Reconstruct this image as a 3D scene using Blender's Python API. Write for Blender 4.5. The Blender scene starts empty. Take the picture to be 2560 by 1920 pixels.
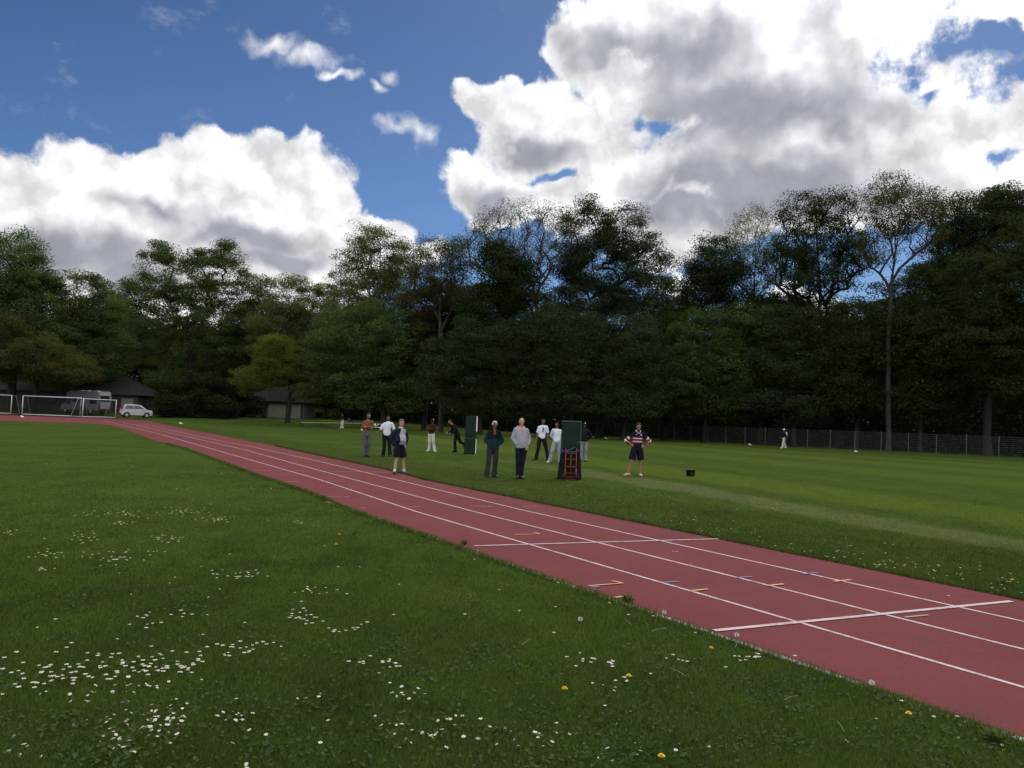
import bpy, math, random
import numpy as np
from mathutils import Vector, Matrix

scene = bpy.context.scene
COL = scene.collection
R = math.radians
rng = np.random.default_rng(7)
random.seed(7)

# ------------------------------------------------------------------ camera
FPX, CAMH = 828.0, 1.70                     # focal length for a 1024 px wide frame, eye height
ROLL = math.atan(0.04)
PITCH = math.atan(37.5 * math.cos(ROLL) / FPX)
_c, _s, _cp, _sp = math.cos(ROLL), math.sin(ROLL), math.cos(PITCH), math.sin(PITCH)
RIGHT = Vector((_c, -_s * _sp, _s * _cp))
UP = Vector((-_s, -_c * _sp, _c * _cp))
FWD = Vector((0, _cp, _sp))
cam_data = bpy.data.cameras.new("camera")
cam = bpy.data.objects.new("camera", cam_data)
COL.objects.link(cam)
cam_data.sensor_width = 36.0
cam_data.lens = 36.0 * FPX / 1024.0
cam_data.clip_start, cam_data.clip_end = 0.1, 3000.0
M = Matrix.Identity(4)
for i in range(3):
    M[i][0], M[i][1], M[i][2] = RIGHT[i], UP[i], -FWD[i]
M[2][3] = CAMH
cam.matrix_world = M
scene.camera = cam


def ray(x, y):                              # direction through a pixel of the 2560 px photograph
    u, v = (x / 2.5 - 512) / FPX, (384 - y / 2.5) / FPX
    return FWD + RIGHT * u + UP * v


def at(x, y, z=0.0):                        # the ground point seen there
    d = ray(x, y)
    t = (z - CAMH) / d.z
    return Vector((d.x * t, d.y * t, z))


def atd(x, y, D):                           # the point D metres out
    d = ray(x, y)
    return Vector((0, 0, CAMH)) + d * (D / d.y)


def base(x, D, z=0.0):                      # foot of something D metres out
    p = atd(x, (421.5 + 0.04 * (x / 2.5 - 512)) * 2.5, D)
    p.z = z
    return p


def mpp(D):                                 # metres per photo pixel
    return D / FPX / 2.5


# ------------------------------------------------------------------ exposure and sky
scene.view_settings.view_transform = 'Standard'
scene.view_settings.look = 'None'
scene.view_settings.exposure = 0.0
scene.view_settings.gamma = 1.0
scene.view_settings.use_curve_mapping = False
scene.render.engine = 'CYCLES'
scene.cycles.max_bounces = 6
scene.cycles.diffuse_bounces = 3
scene.cycles.transmission_bounces = 4
scene.cycles.transparent_max_bounces = 8
SUN_AZ, SUN_EL = R(22), R(44)               # ahead of the camera to the right, behind the cloud

world = bpy.data.worlds.new("World")
scene.world = world
world.use_nodes = True
wt = world.node_tree
wt.nodes.clear()


class NT:                                   # a short way to write node trees
    def __init__(s, t):
        s.t = t

    def n(s, kind, **kw):
        nd = s.t.nodes.new(kind)
        for k, v in kw.items():
            setattr(nd, k, v)
        return nd

    def put(s, sock, v):
        if v is None:
            return
        if isinstance(v, bpy.types.NodeSocket):
            s.t.links.new(v, sock)
        else:
            sock.default_value = v

    def math(s, op, a, b=None, c=None, clamp=False):
        nd = s.n('ShaderNodeMath', operation=op, use_clamp=clamp)
        for k, v in enumerate((a, b, c)):
            s.put(nd.inputs[k], v)
        return nd.outputs[0]

    def vec(s, op, a, b=None, c=None):
        nd = s.n('ShaderNodeVectorMath', operation=op)
        for k, v in enumerate((a, b, c)):
            if op == 'SCALE' and k == 1:
                s.put(nd.inputs['Scale'], v)
            else:
                s.put(nd.inputs[k], v)
        return nd.outputs['Value'] if op in ('LENGTH', 'DOT_PRODUCT', 'DISTANCE') else nd.outputs[0]

    def noise(s, v, scale, detail=4, rough=0.55, dist=0.0, color=False, dim='3D'):
        nd = s.n('ShaderNodeTexNoise', noise_dimensions=dim)
        s.put(nd.inputs['Vector'], v)
        s.put(nd.inputs['Scale'], scale)
        nd.inputs['Detail'].default_value = detail
        nd.inputs['Roughness'].default_value = rough
        nd.inputs['Distortion'].default_value = dist
        return nd.outputs['Color'] if color else nd.outputs[0]

    def smooth(s, v, lo, hi, a=0.0, b=1.0):
        nd = s.n('ShaderNodeMapRange', interpolation_type='SMOOTHSTEP')
        for k, x in enumerate((v, lo, hi, a, b)):
            s.put(nd.inputs[k], x)
        return nd.outputs[0]

    def mix(s, f, a, b, blend='MIX'):
        nd = s.n('ShaderNodeMix', data_type='RGBA', blend_type=blend)
        s.put(nd.inputs[0], f)
        s.put(nd.inputs[6], a)
        s.put(nd.inputs[7], b)
        return nd.outputs[2]


def rgb(r, g, b):
    return (r, g, b, 1.0)


W = NT(wt)
SKY_STRENGTH = 0.10
sky = W.n('ShaderNodeTexSky', sky_type='NISHITA', sun_disc=False, sun_elevation=SUN_EL, sun_rotation=SUN_AZ)
sky.altitude = 100
sky.air_density = 1.0
sky.dust_density = 0.6
sky.ozone_density = 2.0
tc = W.n('ShaderNodeTexCoord')
sep = W.n('ShaderNodeSeparateXYZ')
wt.links.new(tc.outputs['Generated'], sep.inputs[0])
az = W.math('ARCTAN2', sep.outputs[0], sep.outputs[1])
el = W.math('ARCSINE', sep.outputs[2])
cmb = W.n('ShaderNodeCombineXYZ')
wt.links.new(az, cmb.inputs[0])
wt.links.new(el, cmb.inputs[1])
pos = cmb.outputs[0]


def ang(x, y):                              # photo point (2212 px copy) to azimuth / elevation
    d = ray(x * 1.1573, y * 1.1573).normalized()
    return math.atan2(d.x, d.y), math.asin(d.z)


PXA = 1.1573 / (2.5 * FPX)                  # one such pixel in radians, roughly
warp1 = W.vec('SCALE', W.vec('SUBTRACT', W.noise(pos, 9, 3, color=True, dim='2D'), (0.5, 0.5, 0.5)), 0.080)
warp2 = W.vec('SCALE', W.vec('SUBTRACT', W.noise(pos, 38, 3, color=True, dim='2D'), (0.5, 0.5, 0.5)), 0.017)
wpos = W.vec('ADD', W.vec('ADD', pos, warp1), warp2)


def blobs(lst, p, k=0.35):
    out = None
    for cx, cy, rx, ry in lst:
        a, e = ang(cx, cy)
        sx, sy = 1 / (rx * PXA), 1 / (ry * PXA)
        L = W.vec('LENGTH', W.vec('MULTIPLY_ADD', p, (sx, sy, 0), (-a * sx, -e * sy, 0)))
        out = L if out is None else W.math('SMOOTH_MIN', out, L, k)
    return W.math('SUBTRACT', 1.0, out)     # 1 in the middle, 0 on the rim


BIG = [  # left bank
    (60, 450, 250, 95), (330, 410, 190, 100), (460, 385, 150, 85), (605, 390, 120, 105), (640, 480, 130, 120),
    (500, 520, 240, 100), (120, 560, 330, 110), (770, 530, 150, 62), (825, 505, 100, 50), (885, 540, 80, 40), (690, 580, 200, 60),
    # right bank
    (1420, 50, 210, 110), (1640, 90, 300, 150), (1840, 130, 200, 190), (1265, 110, 110, 70), (1130, 228, 135, 58),
    (1220, 290, 190, 95), (1480, 190, 260, 85), (1740, 280, 290, 130), (1990, 260, 200, 115), (2140, 260, 140, 90),
    (1050, 405, 112, 72), (1180, 440, 130, 55), (1310, 390, 170, 75), (1520, 350, 160, 95), (1700, 390, 300, 100),
    (2000, 380, 300, 90), (1440, 480, 190, 60), (1450, 540, 85, 50), (2130, 20, 130, 42), (1985, 80, 55, 36),
       (150, 660, 260, 60), (420, 650, 220, 60), (680, 650, 160, 50), (1480, 622, 62, 34), (1745, 680, 110, 46)]
SMALL = [(585, 92, 82, 24), (680, 138, 82, 24), (740, 176, 34, 12), (845, 163, 30, 22), (812, 198, 28, 13), (868, 290, 74, 24),
         (905, 302, 38, 24)]
HOLES = [(1425, 275, 46, 34), (1195, 382, 60, 16), (2060, 118, 130, 62), (2180, 150, 60, 40), (1985, 225, 26, 22), (2190, 300, 40, 22), 
         (1460, 590, 30, 22)]
GREY = [(1480, 120, 270, 95), (1560, 220, 330, 90), (1760, 250, 240, 80), (1320, 110, 120, 80), (1640, 405, 300, 66), (1480, 430, 180, 54),
        (1180, 320, 140, 46), (1080, 430, 90, 45), (330, 465, 110, 36), (130, 545, 230, 55), (510, 515, 130, 34), (590, 565, 130, 28), (300, 600, 200, 36)]
fbm = W.noise(pos, 24, 9, 0.60, dim='2D')
vor = W.n('ShaderNodeTexVoronoi', feature='F1', voronoi_dimensions='2D', normalize=True)
wt.links.new(wpos, vor.inputs['Vector'])
vor.inputs['Scale'].default_value = 26
vor.inputs['Detail'].default_value = 4
vor.inputs['Roughness'].default_value = 0.55
billow = W.math('SUBTRACT', 0.42, vor.outputs['Distance'])
ragged = W.math('ADD', W.math('MULTIPLY', W.math('SUBTRACT', fbm, 0.5), 0.50), W.math('MULTIPLY', billow, 0.42))
hole = W.math('ADD', W.math('ADD', blobs(HOLES, wpos, 0.1), 0.15), W.math('MULTIPLY', W.math('SUBTRACT', fbm, 0.5), 3.0))
bigd = blobs(BIG, wpos)
dens = W.math('ADD', bigd, ragged)
a_big = W.math('MULTIPLY', W.smooth(dens, 0.0, 0.22), W.smooth(hole, 0.9, 0.0))
smd = W.math('ADD', blobs(SMALL, wpos, 0.2), W.math('MULTIPLY', W.math('SUBTRACT', fbm, 0.5), 1.5))
a_small = W.math('MULTIPLY', W.smooth(smd, -0.15, 1.15), 0.82)
# unseen clouds beside, behind and overhead, added to light the ground
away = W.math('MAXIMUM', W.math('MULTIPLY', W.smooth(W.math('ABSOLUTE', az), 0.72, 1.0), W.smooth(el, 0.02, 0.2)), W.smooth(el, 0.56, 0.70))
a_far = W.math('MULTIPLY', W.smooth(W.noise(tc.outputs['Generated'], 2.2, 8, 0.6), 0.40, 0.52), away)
wisp = W.math('MULTIPLY', W.smooth(W.noise(W.vec('MULTIPLY', pos, (1, 1.6, 1)), 11, 8, 0.65, dim='2D'), 0.60, 0.90), 0.5)
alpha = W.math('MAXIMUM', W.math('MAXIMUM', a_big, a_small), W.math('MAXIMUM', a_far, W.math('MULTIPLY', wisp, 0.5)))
# light and shade inside the cloud bodies
grey_d = W.math('ADD', blobs(GREY, wpos, 0.3), W.math('MULTIPLY', W.math('SUBTRACT', W.noise(pos, 6.5, 4, 0.5, dim='2D'), 0.5), 1.7))
grey = W.math('MULTIPLY', W.math('MULTIPLY', W.smooth(grey_d, -0.45, 0.75), 0.95), W.smooth(dens, 0.12, 0.5))
wsoft = W.vec('ADD', pos, warp2)
relief = W.math('SUBTRACT', W.noise(wsoft, 12, 5, 0.52, dim='2D'), W.noise(W.vec('ADD', wsoft, (0.012, 0.020, 0.0)), 12, 5, 0.52, dim='2D'))
vor2 = W.n('ShaderNodeTexVoronoi', feature='F1', voronoi_dimensions='2D', normalize=True)
wt.links.new(W.vec('ADD', wsoft, (0.006, 0.012, 0.0)), vor2.inputs['Vector'])
vor2.inputs['Scale'].default_value = 20
vor2.inputs['Detail'].default_value = 2.5
vor2.inputs['Roughness'].default_value = 0.5
vor3 = W.n('ShaderNodeTexVoronoi', feature='F1', voronoi_dimensions='2D', normalize=True)
wt.links.new(wsoft, vor3.inputs['Vector'])
vor3.inputs['Scale'].default_value = 20
vor3.inputs['Detail'].default_value = 2.5
vor3.inputs['Roughness'].default_value = 0.5
relief = W.math('ADD', relief, W.math('MULTIPLY', W.math('SUBTRACT', vor2.outputs['Distance'], vor3.outputs['Distance']), 0.35))
lit = W.math('MULTIPLY_ADD', relief, W.math('MULTIPLY_ADD', grey, -0.75, 1.35), 0.95)
lit = W.math('MINIMUM', W.math('MAXIMUM', lit, 0.70), 1.25)
# the unseen clouds at our back are brightened as added fill light
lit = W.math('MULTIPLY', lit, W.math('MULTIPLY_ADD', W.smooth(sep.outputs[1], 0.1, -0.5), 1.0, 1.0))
# the cloud is far brighter round the sun it hides
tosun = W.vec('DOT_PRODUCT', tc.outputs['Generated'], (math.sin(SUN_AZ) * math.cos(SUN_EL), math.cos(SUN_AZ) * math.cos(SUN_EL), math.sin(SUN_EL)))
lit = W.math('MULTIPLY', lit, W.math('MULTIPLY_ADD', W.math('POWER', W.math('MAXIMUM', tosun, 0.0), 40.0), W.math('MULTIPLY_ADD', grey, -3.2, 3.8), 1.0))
ccol = W.mix(grey, rgb(1.0, 1.0, 1.02), rgb(0.345, 0.365, 0.42))
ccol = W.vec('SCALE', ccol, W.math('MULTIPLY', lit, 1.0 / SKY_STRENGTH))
tint = W.mix(1.0, sky.outputs[0], rgb(0.385, 0.53, 0.745), 'MULTIPLY')
SKYMUL = W.vec('SCALE', tint, W.smooth(el, 0.18, 0.50, 1.0, 0.80))
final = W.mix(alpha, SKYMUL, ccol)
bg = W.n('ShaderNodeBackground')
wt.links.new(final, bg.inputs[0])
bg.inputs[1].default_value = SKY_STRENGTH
wo = W.n('ShaderNodeOutputWorld')
wt.links.new(bg.outputs[0], wo.inputs[0])
world.cycles.sampling_method = 'MANUAL'
world.cycles.sample_map_resolution = 1024

sun_data = bpy.data.lights.new("sun", 'SUN')
sun_data.energy = 1.7
sun_data.angle = R(26)
sun_data.color = (1.0, 0.95, 0.88)
sun = bpy.data.objects.new("sun", sun_data)
COL.objects.link(sun)
sdir = Vector((math.sin(SUN_AZ) * math.cos(SUN_EL), math.cos(SUN_AZ) * math.cos(SUN_EL), math.sin(SUN_EL)))
sun.rotation_euler = sdir.to_track_quat('Z', 'Y').to_euler()
sun.location = (20, 30, 60)


# ------------------------------------------------------------------ helpers
def tag(o, label=None, cat=None, group=None, kind=None):
    if label:
        o['label'] = label
    if cat:
        o['category'] = cat
    if group:
        o['group'] = group
    if kind:
        o['kind'] = kind
    return o


def empty(name, loc, rz=0.0, label=None, cat=None, group=None):
    o = bpy.data.objects.new(name, None)
    o.empty_display_size = 0.2
    COL.objects.link(o)
    o.location = loc
    o.rotation_euler.z = rz
    return tag(o, label, cat, group)


def mat(name, col, rough=0.8, var=0.18, scale=6.0, spec=0.3, metal=0.0, bump=0.0, bscale=40.0, coord='Object', stretch=None):
    m = bpy.data.materials.new(name)
    m.use_nodes = True
    t = NT(m.node_tree)
    b = m.node_tree.nodes['Principled BSDF']
    tcn = t.n('ShaderNodeTexCoord').outputs[coord]
    if stretch:
        tcn = t.vec('MULTIPLY', tcn, stretch)
    nz = t.noise(tcn, scale, 5, 0.6)
    f = t.smooth(nz, 0.25, 0.75)
    lo = rgb(*[c * (1 - var) for c in col])
    hi = rgb(*[min(1, c * (1 + var)) for c in col])
    t.put(b.inputs['Base Color'], t.mix(f, lo, hi))
    b.inputs['Roughness'].default_value = rough
    b.inputs['Metallic'].default_value = metal
    b.inputs['Specular IOR Level'].default_value = spec
    if bump:
        bn = t.n('ShaderNodeBump')
        bn.inputs['Strength'].default_value = bump
        bn.inputs['Distance'].default_value = 0.05
        t.put(bn.inputs['Height'], t.noise(tcn, bscale, 4, 0.6))
        t.put(b.inputs['Normal'], bn.outputs[0])
    return m


def cloth(name, col, var=0.2):  # the tone variation paints in shading of folds, on top of the bump
    return mat(name, col, 0.95, var, 7.0, 0.05, 0, 1.0, 9.0, stretch=(1.0, 1.0, 0.45))


def mesh_np(name, verts, faces, mats, parent=None, smooth=False, midx=None):
    """verts (n,3), faces: (m,k) array or list of index lists"""
    me = bpy.data.meshes.new(name)
    if isinstance(faces, np.ndarray):
        n, k = faces.shape
        me.vertices.add(len(verts))
        me.vertices.foreach_set('co', np.asarray(verts, np.float32).ravel())
        me.loops.add(n * k)
        me.loops.foreach_set('vertex_index', faces.astype(np.int32).ravel())
        me.polygons.add(n)
        me.polygons.foreach_set('loop_start', np.arange(0, n * k, k, dtype=np.int32))
        me.update(calc_edges=True)
    else:
        me.from_pydata([tuple(v) for v in verts], [], faces)
    if not isinstance(mats, (list, tuple)):
        mats = [mats]
    for m in mats:
        me.materials.append(m)
    if midx is not None:
        me.polygons.foreach_set('material_index', np.asarray(midx, np.int32))
    me.polygons.foreach_set('use_smooth', np.full(len(me.polygons), smooth))
    me.update()
    o = bpy.data.objects.new(name, me)
    COL.objects.link(o)
    if parent is not None:
        o.parent = parent
    return o


class MB:
    def __init__(s):
        s.v, s.f, s.m = [], [], []

    def add(s, verts, faces, mi=0):
        k = len(s.v)
        s.v += [tuple(v) for v in verts]
        s.f += [[i + k for i in f] for f in faces]
        s.m += [mi] * len(faces)
        return s

    def box(s, c, size, rz=0.0, mi=0, bevel=0.0):
        x, y, z = [d / 2 for d in size]
        if bevel <= 0:
            pts = [(-x, -y, -z), (x, -y, -z), (x, y, -z), (-x, y, -z), (-x, -y, z), (x, -y, z), (x, y, z), (-x, y, z)]
            fs = [[0, 3, 2, 1], [4, 5, 6, 7], [0, 1, 5, 4], [1, 2, 6, 5], [2, 3, 7, 6], [3, 0, 4, 7]]
        else:
            b = bevel
            pts, fs = [], []
            prof = [(-z, b), (-z + b, 0), (z - b, 0), (z, b)]
            for zz, ins in prof:
                X, Y = x - ins, y - ins
                q = b * 0.7
                pts += [(-X + q, -Y, zz), (X - q, -Y, zz), (X, -Y + q, zz), (X, Y - q, zz), (X - q, Y, zz), (-X + q, Y, zz), (-X, Y - q, zz), (-X, -Y + q, zz)]
            for k in range(3):
                for i in range(8):
                    fs.append([k * 8 + i, k * 8 + (i + 1) % 8, (k + 1) * 8 + (i + 1) % 8, (k + 1) * 8 + i])
            fs.append(list(range(7, -1, -1)))
            fs.append(list(range(24, 32)))
        ca, sa = math.cos(rz), math.sin(rz)
        s.add([(c[0] + p[0] * ca - p[1] * sa, c[1] + p[0] * sa + p[1] * ca, c[2] + p[2]) for p in pts], fs, mi)
        return s

    def tube(s, pts, rad, seg=8, mi=0, cap=True):
        pts = [Vector(p) for p in pts]
        if not isinstance(rad, (list, tuple)):
            rad = [rad] * len(pts)
        vs, fs = [], []
        ref = None
        for i, p in enumerate(pts):
            d = (pts[min(i + 1, len(pts) - 1)] - pts[max(i - 1, 0)]).normalized()
            if ref is None:
                ref = Vector((0, 0, 1)) if abs(d.z) < 0.9 else Vector((1, 0, 0))
            a = d.cross(ref).normalized()
            b = a.cross(d).normalized()
            ref = b
            for k in range(seg):
                t = 2 * math.pi * k / seg
                vs.append(p + (a * math.cos(t) + b * math.sin(t)) * rad[i])
        for i in range(len(pts) - 1):
            for k in range(seg):
                fs.append([i * seg + k, i * seg + (k + 1) % seg, (i + 1) * seg + (k + 1) % seg, (i + 1) * seg + k])
        if cap:
            fs.append(list(range(seg - 1, -1, -1)))
            fs.append([(len(pts) - 1) * seg + k for k in range(seg)])
        return s.add(vs, fs, mi)

    def rings(s, rr, seg=14, mi=0):
        """rr: (centre, lateral vec, front vec) -> closed loft with elliptical sections"""
        vs, fs = [], []
        for c, a, b in rr:
            c, a, b = Vector(c), Vector(a), Vector(b)
            for k in range(seg):
                t = 2 * math.pi * k / seg
                vs.append(c + a * math.cos(t) + b * math.sin(t))
        for i in range(len(rr) - 1):
            for k in range(seg):
                fs.append([i * seg + k, i * seg + (k + 1) % seg, (i + 1) * seg + (k + 1) % seg, (i + 1) * seg + k])
        fs.append(list(range(seg - 1, -1, -1)))
        fs.append([(len(rr) - 1) * seg + k for k in range(seg)])
        return s.add(vs, fs, mi)

    def ball(s, c, r, seg=12, rows=8, mi=0, rot=None):
        if not isinstance(r, (list, tuple)):
            r = (r, r, r)
        vs, fs = [], []
        for i in range(rows + 1):
            ph = math.pi * i / rows
            for k in range(seg):
                t = 2 * math.pi * k / seg
                p = Vector((r[0] * math.sin(ph) * math.cos(t), r[1] * math.sin(ph) * math.sin(t), r[2] * math.cos(ph)))
                if rot:
                    p = rot @ p
                vs.append(Vector(c) + p)
        for i in range(rows):
            for k in range(seg):
                q = [i * seg + k, (i + 1) * seg + k, (i + 1) * seg + (k + 1) % seg, i * seg + (k + 1) % seg]
                if i == 0:
                    q = [q[1], q[2], q[0]]
                elif i == rows - 1:
                    q = [q[0], q[1], q[3]]
                fs.append(q)
        return s.add(vs, fs, mi)

    def cap(s, p0, r0, p1, r1, seg=10):     # a tapered limb with round ends
        p0, p1 = Vector(p0), Vector(p1)
        d = p1 - p0
        L = max(d.length, 1e-4)
        d = d / L
        pts, rad = [], []
        for t in (-0.95, -0.75, -0.4):
            pts.append(p0 + d * t * r0)
            rad.append(r0 * math.sqrt(max(0.02, 1 - t * t)))
        pts.append(p0)
        rad.append(r0)
        pts.append(p1)
        rad.append(r1)
        for t in (0.4, 0.75, 0.95):
            pts.append(p1 + d * t * r1)
            rad.append(r1 * math.sqrt(max(0.02, 1 - t * t)))
        return s.tube(pts, rad, seg)

    def prism(s, outline, y0, y1, mi=0, axis='y'):
        """outline of (a, b) points, extruded along y (a=x, b=z) or along x (a=y, b=z)"""
        n = len(outline)
        if axis == 'y':
            vs = [(a, y0, b) for a, b in outline] + [(a, y1, b) for a, b in outline]
        else:
            vs = [(y0, a, b) for a, b in outline] + [(y1, a, b) for a, b in outline]
        fs = [list(range(n)), list(range(2 * n - 1, n - 1, -1))]
        fs += [[i, i + n, (i + 1) % n + n, (i + 1) % n] for i in range(n)]
        return s.add(vs, fs, mi)

    def build(s, name, mats, parent=None, smooth=False):
        me = bpy.data.meshes.new(name)
        me.from_pydata(s.v, [], s.f)
        if not isinstance(mats, (list, tuple)):
            mats = [mats]
        for m in mats:
            me.materials.append(m)
        me.polygons.foreach_set('material_index', s.m)
        me.polygons.foreach_set('use_smooth', [smooth] * len(s.f))
        import bmesh
        bm = bmesh.new()
        bm.from_mesh(me)
        bmesh.ops.recalc_face_normals(bm, faces=bm.faces)
        bm.to_mesh(me)
        bm.free()
        o = bpy.data.objects.new(name, me)
        COL.objects.link(o)
        if parent is not None:
            o.parent = parent
        return o


def fuse(mb, name, mats, parent, voxel=0.009, smooth_n=3, scale=1.0, paint=None):
    """melt overlapping closed shapes into one continuous surface"""
    me = bpy.data.meshes.new(name)
    me.from_pydata([tuple(v) for v in mb.v], [], mb.f)
    tmp = bpy.data.objects.new(name, me)
    COL.objects.link(tmp)
    md = tmp.modifiers.new("r", 'REMESH')
    md.mode = 'VOXEL'
    md.voxel_size = voxel
    if smooth_n:
        sm = tmp.modifiers.new("s", 'SMOOTH')
        sm.factor = 0.5
        sm.iterations = smooth_n
    dg = bpy.context.evaluated_depsgraph_get()
    out = bpy.data.meshes.new_from_object(tmp.evaluated_get(dg))
    bpy.data.objects.remove(tmp)
    bpy.data.meshes.remove(me)
    out.name = name
    out.materials.clear()
    if not isinstance(mats, (list, tuple)):
        mats = [mats]
    for m in mats:
        out.materials.append(m)
    n = len(out.polygons)
    if paint is not None:
        c = np.empty(n * 3, np.float32)
        out.polygons.foreach_get('center', c)
        out.polygons.foreach_set('material_index', paint(c.reshape(-1, 3)).astype(np.int32))
    out.polygons.foreach_set('use_smooth', np.ones(n, bool))
    if scale != 1.0:
        out.transform(Matrix.Scale(scale, 4))
    o = bpy.data.objects.new(name, out)
    COL.objects.link(o)
    if parent is not None:
        o.parent = parent
    return o


# ------------------------------------------------------------------ ground
def elev(x, y):                             # the land rises a little behind the track on the left
    def ss(a, b, v):
        t = np.clip((v - a) / (b - a), 0, 1)
        return t * t * (3 - 2 * t)
    return 0.75 * ss(106, 120, y) * ss(5, -25, x) + 0.5 * ss(128, 160, y)


A0 = at(1540 * 1.1573, 1163 * 1.1573)       # right edge of the track
A1 = at(870 * 1.1573, 1028 * 1.1573)
TD = (A1 - A0).normalized()                 # along the straight, away from the camera
TN = Vector((TD.y, -TD.x, 0))               # to the right of it


def trk(s, n, z=0.0):
    p = A0 + TD * s + TN * n
    return Vector((p.x, p.y, z))


LW = 1.085                                  # lane width
N_L = -4 * LW + 0.05


def grass_color(t, fine=True):
    """turf colour from where it grows: mown stripes, worn and lush patches"""
    p = t.n('ShaderNodeNewGeometry').outputs['Position']
    flat = t.vec('MULTIPLY', p, (1, 1, 0))
    big = t.noise(flat, 0.22, 4, 0.6)
    mid = t.noise(flat, 1.3, 4, 0.65)
    sml = t.noise(flat, 9.0, 4, 0.7)
    c = t.mix(t.smooth(big, 0.3, 0.7), rgb(0.049, 0.077, 0.0165), rgb(0.088, 0.124, 0.025))
    c = t.mix(t.smooth(mid, 0.42, 0.62), c, rgb(0.071, 0.114, 0.0215))
    c = t.mix(t.math('MULTIPLY', t.smooth(sml, 0.45, 0.8), 0.6), c, rgb(0.098, 0.128, 0.031))
    # distance from the right edge of the track picks out the mown cricket field
    dn = t.vec('DOT_PRODUCT', t.vec('SUBTRACT', p, tuple(A0)), tuple(TN))
    wob = t.math('MULTIPLY', t.math('SUBTRACT', t.noise(flat, 0.30, 3), 0.5), 1.8)
    dn = t.math('ADD', dn, wob)
    ds = t.vec('DOT_PRODUCT', t.vec('SUBTRACT', p, tuple(A0)), tuple(TD))
    dm = t.math('MULTIPLY_ADD', ds, -0.17, dn)          # the mowing runs a little askew to the track
    field = t.smooth(dm, 4.0, 5.0)
    c = t.mix(t.math('MULTIPLY', field, 0.75), c, rgb(0.073, 0.108, 0.022))
    bandf = t.math('MULTIPLY', t.smooth(dm, 3.9, 4.5), t.smooth(dm, 6.5, 5.7))
    c = t.mix(t.math('MULTIPLY', bandf, t.smooth(ds, 24.0, 12.0, 0.15, 0.75)), c, rgb(0.150, 0.168, 0.070))
    lush = t.math('MULTIPLY', t.smooth(dm, 7.0, 8.4), t.smooth(dm, 12.5, 10.5))
    c = t.mix(t.math('MULTIPLY', lush, 0.7), c, rgb(0.118, 0.160, 0.025))
    stripe = t.math('SINE', t.math('MULTIPLY', dm, 0.62))
    stripe = t.math('MULTIPLY', t.smooth(stripe, -0.6, 0.6), t.smooth(dm, 13.0, 16.0))
    c = t.mix(t.math('MULTIPLY', stripe, 0.5), c, rgb(0.112, 0.152, 0.025))
    verge = t.math('MULTIPLY', t.smooth(dn, -1.0, 0.2), t.smooth(dn, 4.6, 3.4))
    c = t.mix(t.math('MULTIPLY', verge, 0.6), c, rgb(0.060, 0.080, 0.020))
    streak = t.noise(t.vec('MULTIPLY', p, (1.0, 0.35, 0)), 1.6, 5, 0.7)
    c = t.mix(t.math('MULTIPLY', t.smooth(streak, 0.40, 0.66), 0.50), c, t.vec('MULTIPLY', c, (0.62, 0.68, 0.70)))
    clump = t.noise(flat, 5.0, 5, 0.75)
    speck = t.noise(flat, 17.0, 3, 0.6)
    c = t.mix(t.math('MULTIPLY', t.smooth(speck, 0.58, 0.68), 0.60), c, t.vec('MULTIPLY', c, (0.42, 0.46, 0.5)))
    c = t.mix(t.math('MULTIPLY', t.smooth(speck, 0.42, 0.32), 0.35), c, t.vec('MULTIPLY', c, (1.35, 1.25, 1.3)))
    c = t.mix(t.math('MULTIPLY', t.smooth(clump, 0.56, 0.72), 0.55), c, rgb(0.028, 0.045, 0.012))
    c = t.mix(t.math('MULTIPLY', t.smooth(clump, 0.42, 0.28), 0.35), c, rgb(0.105, 0.14, 0.03))
    return c, flat, sml


def turf_mat():
    m = bpy.data.materials.new("turf")
    m.use_nodes = True
    t = NT(m.node_tree)
    b = m.node_tree.nodes['Principled BSDF']
    c, flat, sml = grass_color(t)
    sp = t.noise(flat, 55.0, 3, 0.7)
    c = t.mix(t.math('MULTIPLY', t.smooth(sp, 0.35, 0.75), 0.40), t.mix(0.35, c, rgb(0.03, 0.045, 0.012)), c)
    c = t.vec('SCALE', c, 0.80)  # turf colour darkened in place of the self-shadow of blades
    t.put(b.inputs['Base Color'], c)
    b.inputs['Roughness'].default_value = 1.0
    b.inputs['Specular IOR Level'].default_value = 0.0
    bn = t.n('ShaderNodeBump')
    bn.inputs['Strength'].default_value = 0.4
    bn.inputs['Distance'].default_value = 0.03
    t.put(bn.inputs['Height'], t.math('ADD', sp, sml))
    t.put(b.inputs['Normal'], bn.outputs[0])
    return m


M_turf = turf_mat()
gx = np.concatenate([np.linspace(-900, -130, 8), np.linspace(-120, 100, 111), np.linspace(110, 900, 8)])
gy = np.concatenate([np.linspace(-300, -20, 6), np.linspace(-16, 180, 99), np.linspace(190, 1500, 8)])
X, Y = np.meshgrid(gx, gy)
Z = elev(X, Y)
nx, ny = len(gx), len(gy)
ii = (np.arange(ny - 1)[:, None] * nx + np.arange(nx - 1)[None]).ravel()
ground = mesh_np("ground", np.stack([X, Y, Z], -1).reshape(-1, 3), np.stack([ii, ii + 1, ii + nx + 1, ii + nx], -1), M_turf, None, True)
tag(ground, "green sports ground turf reaching to the wood", kind='structure')

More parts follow.
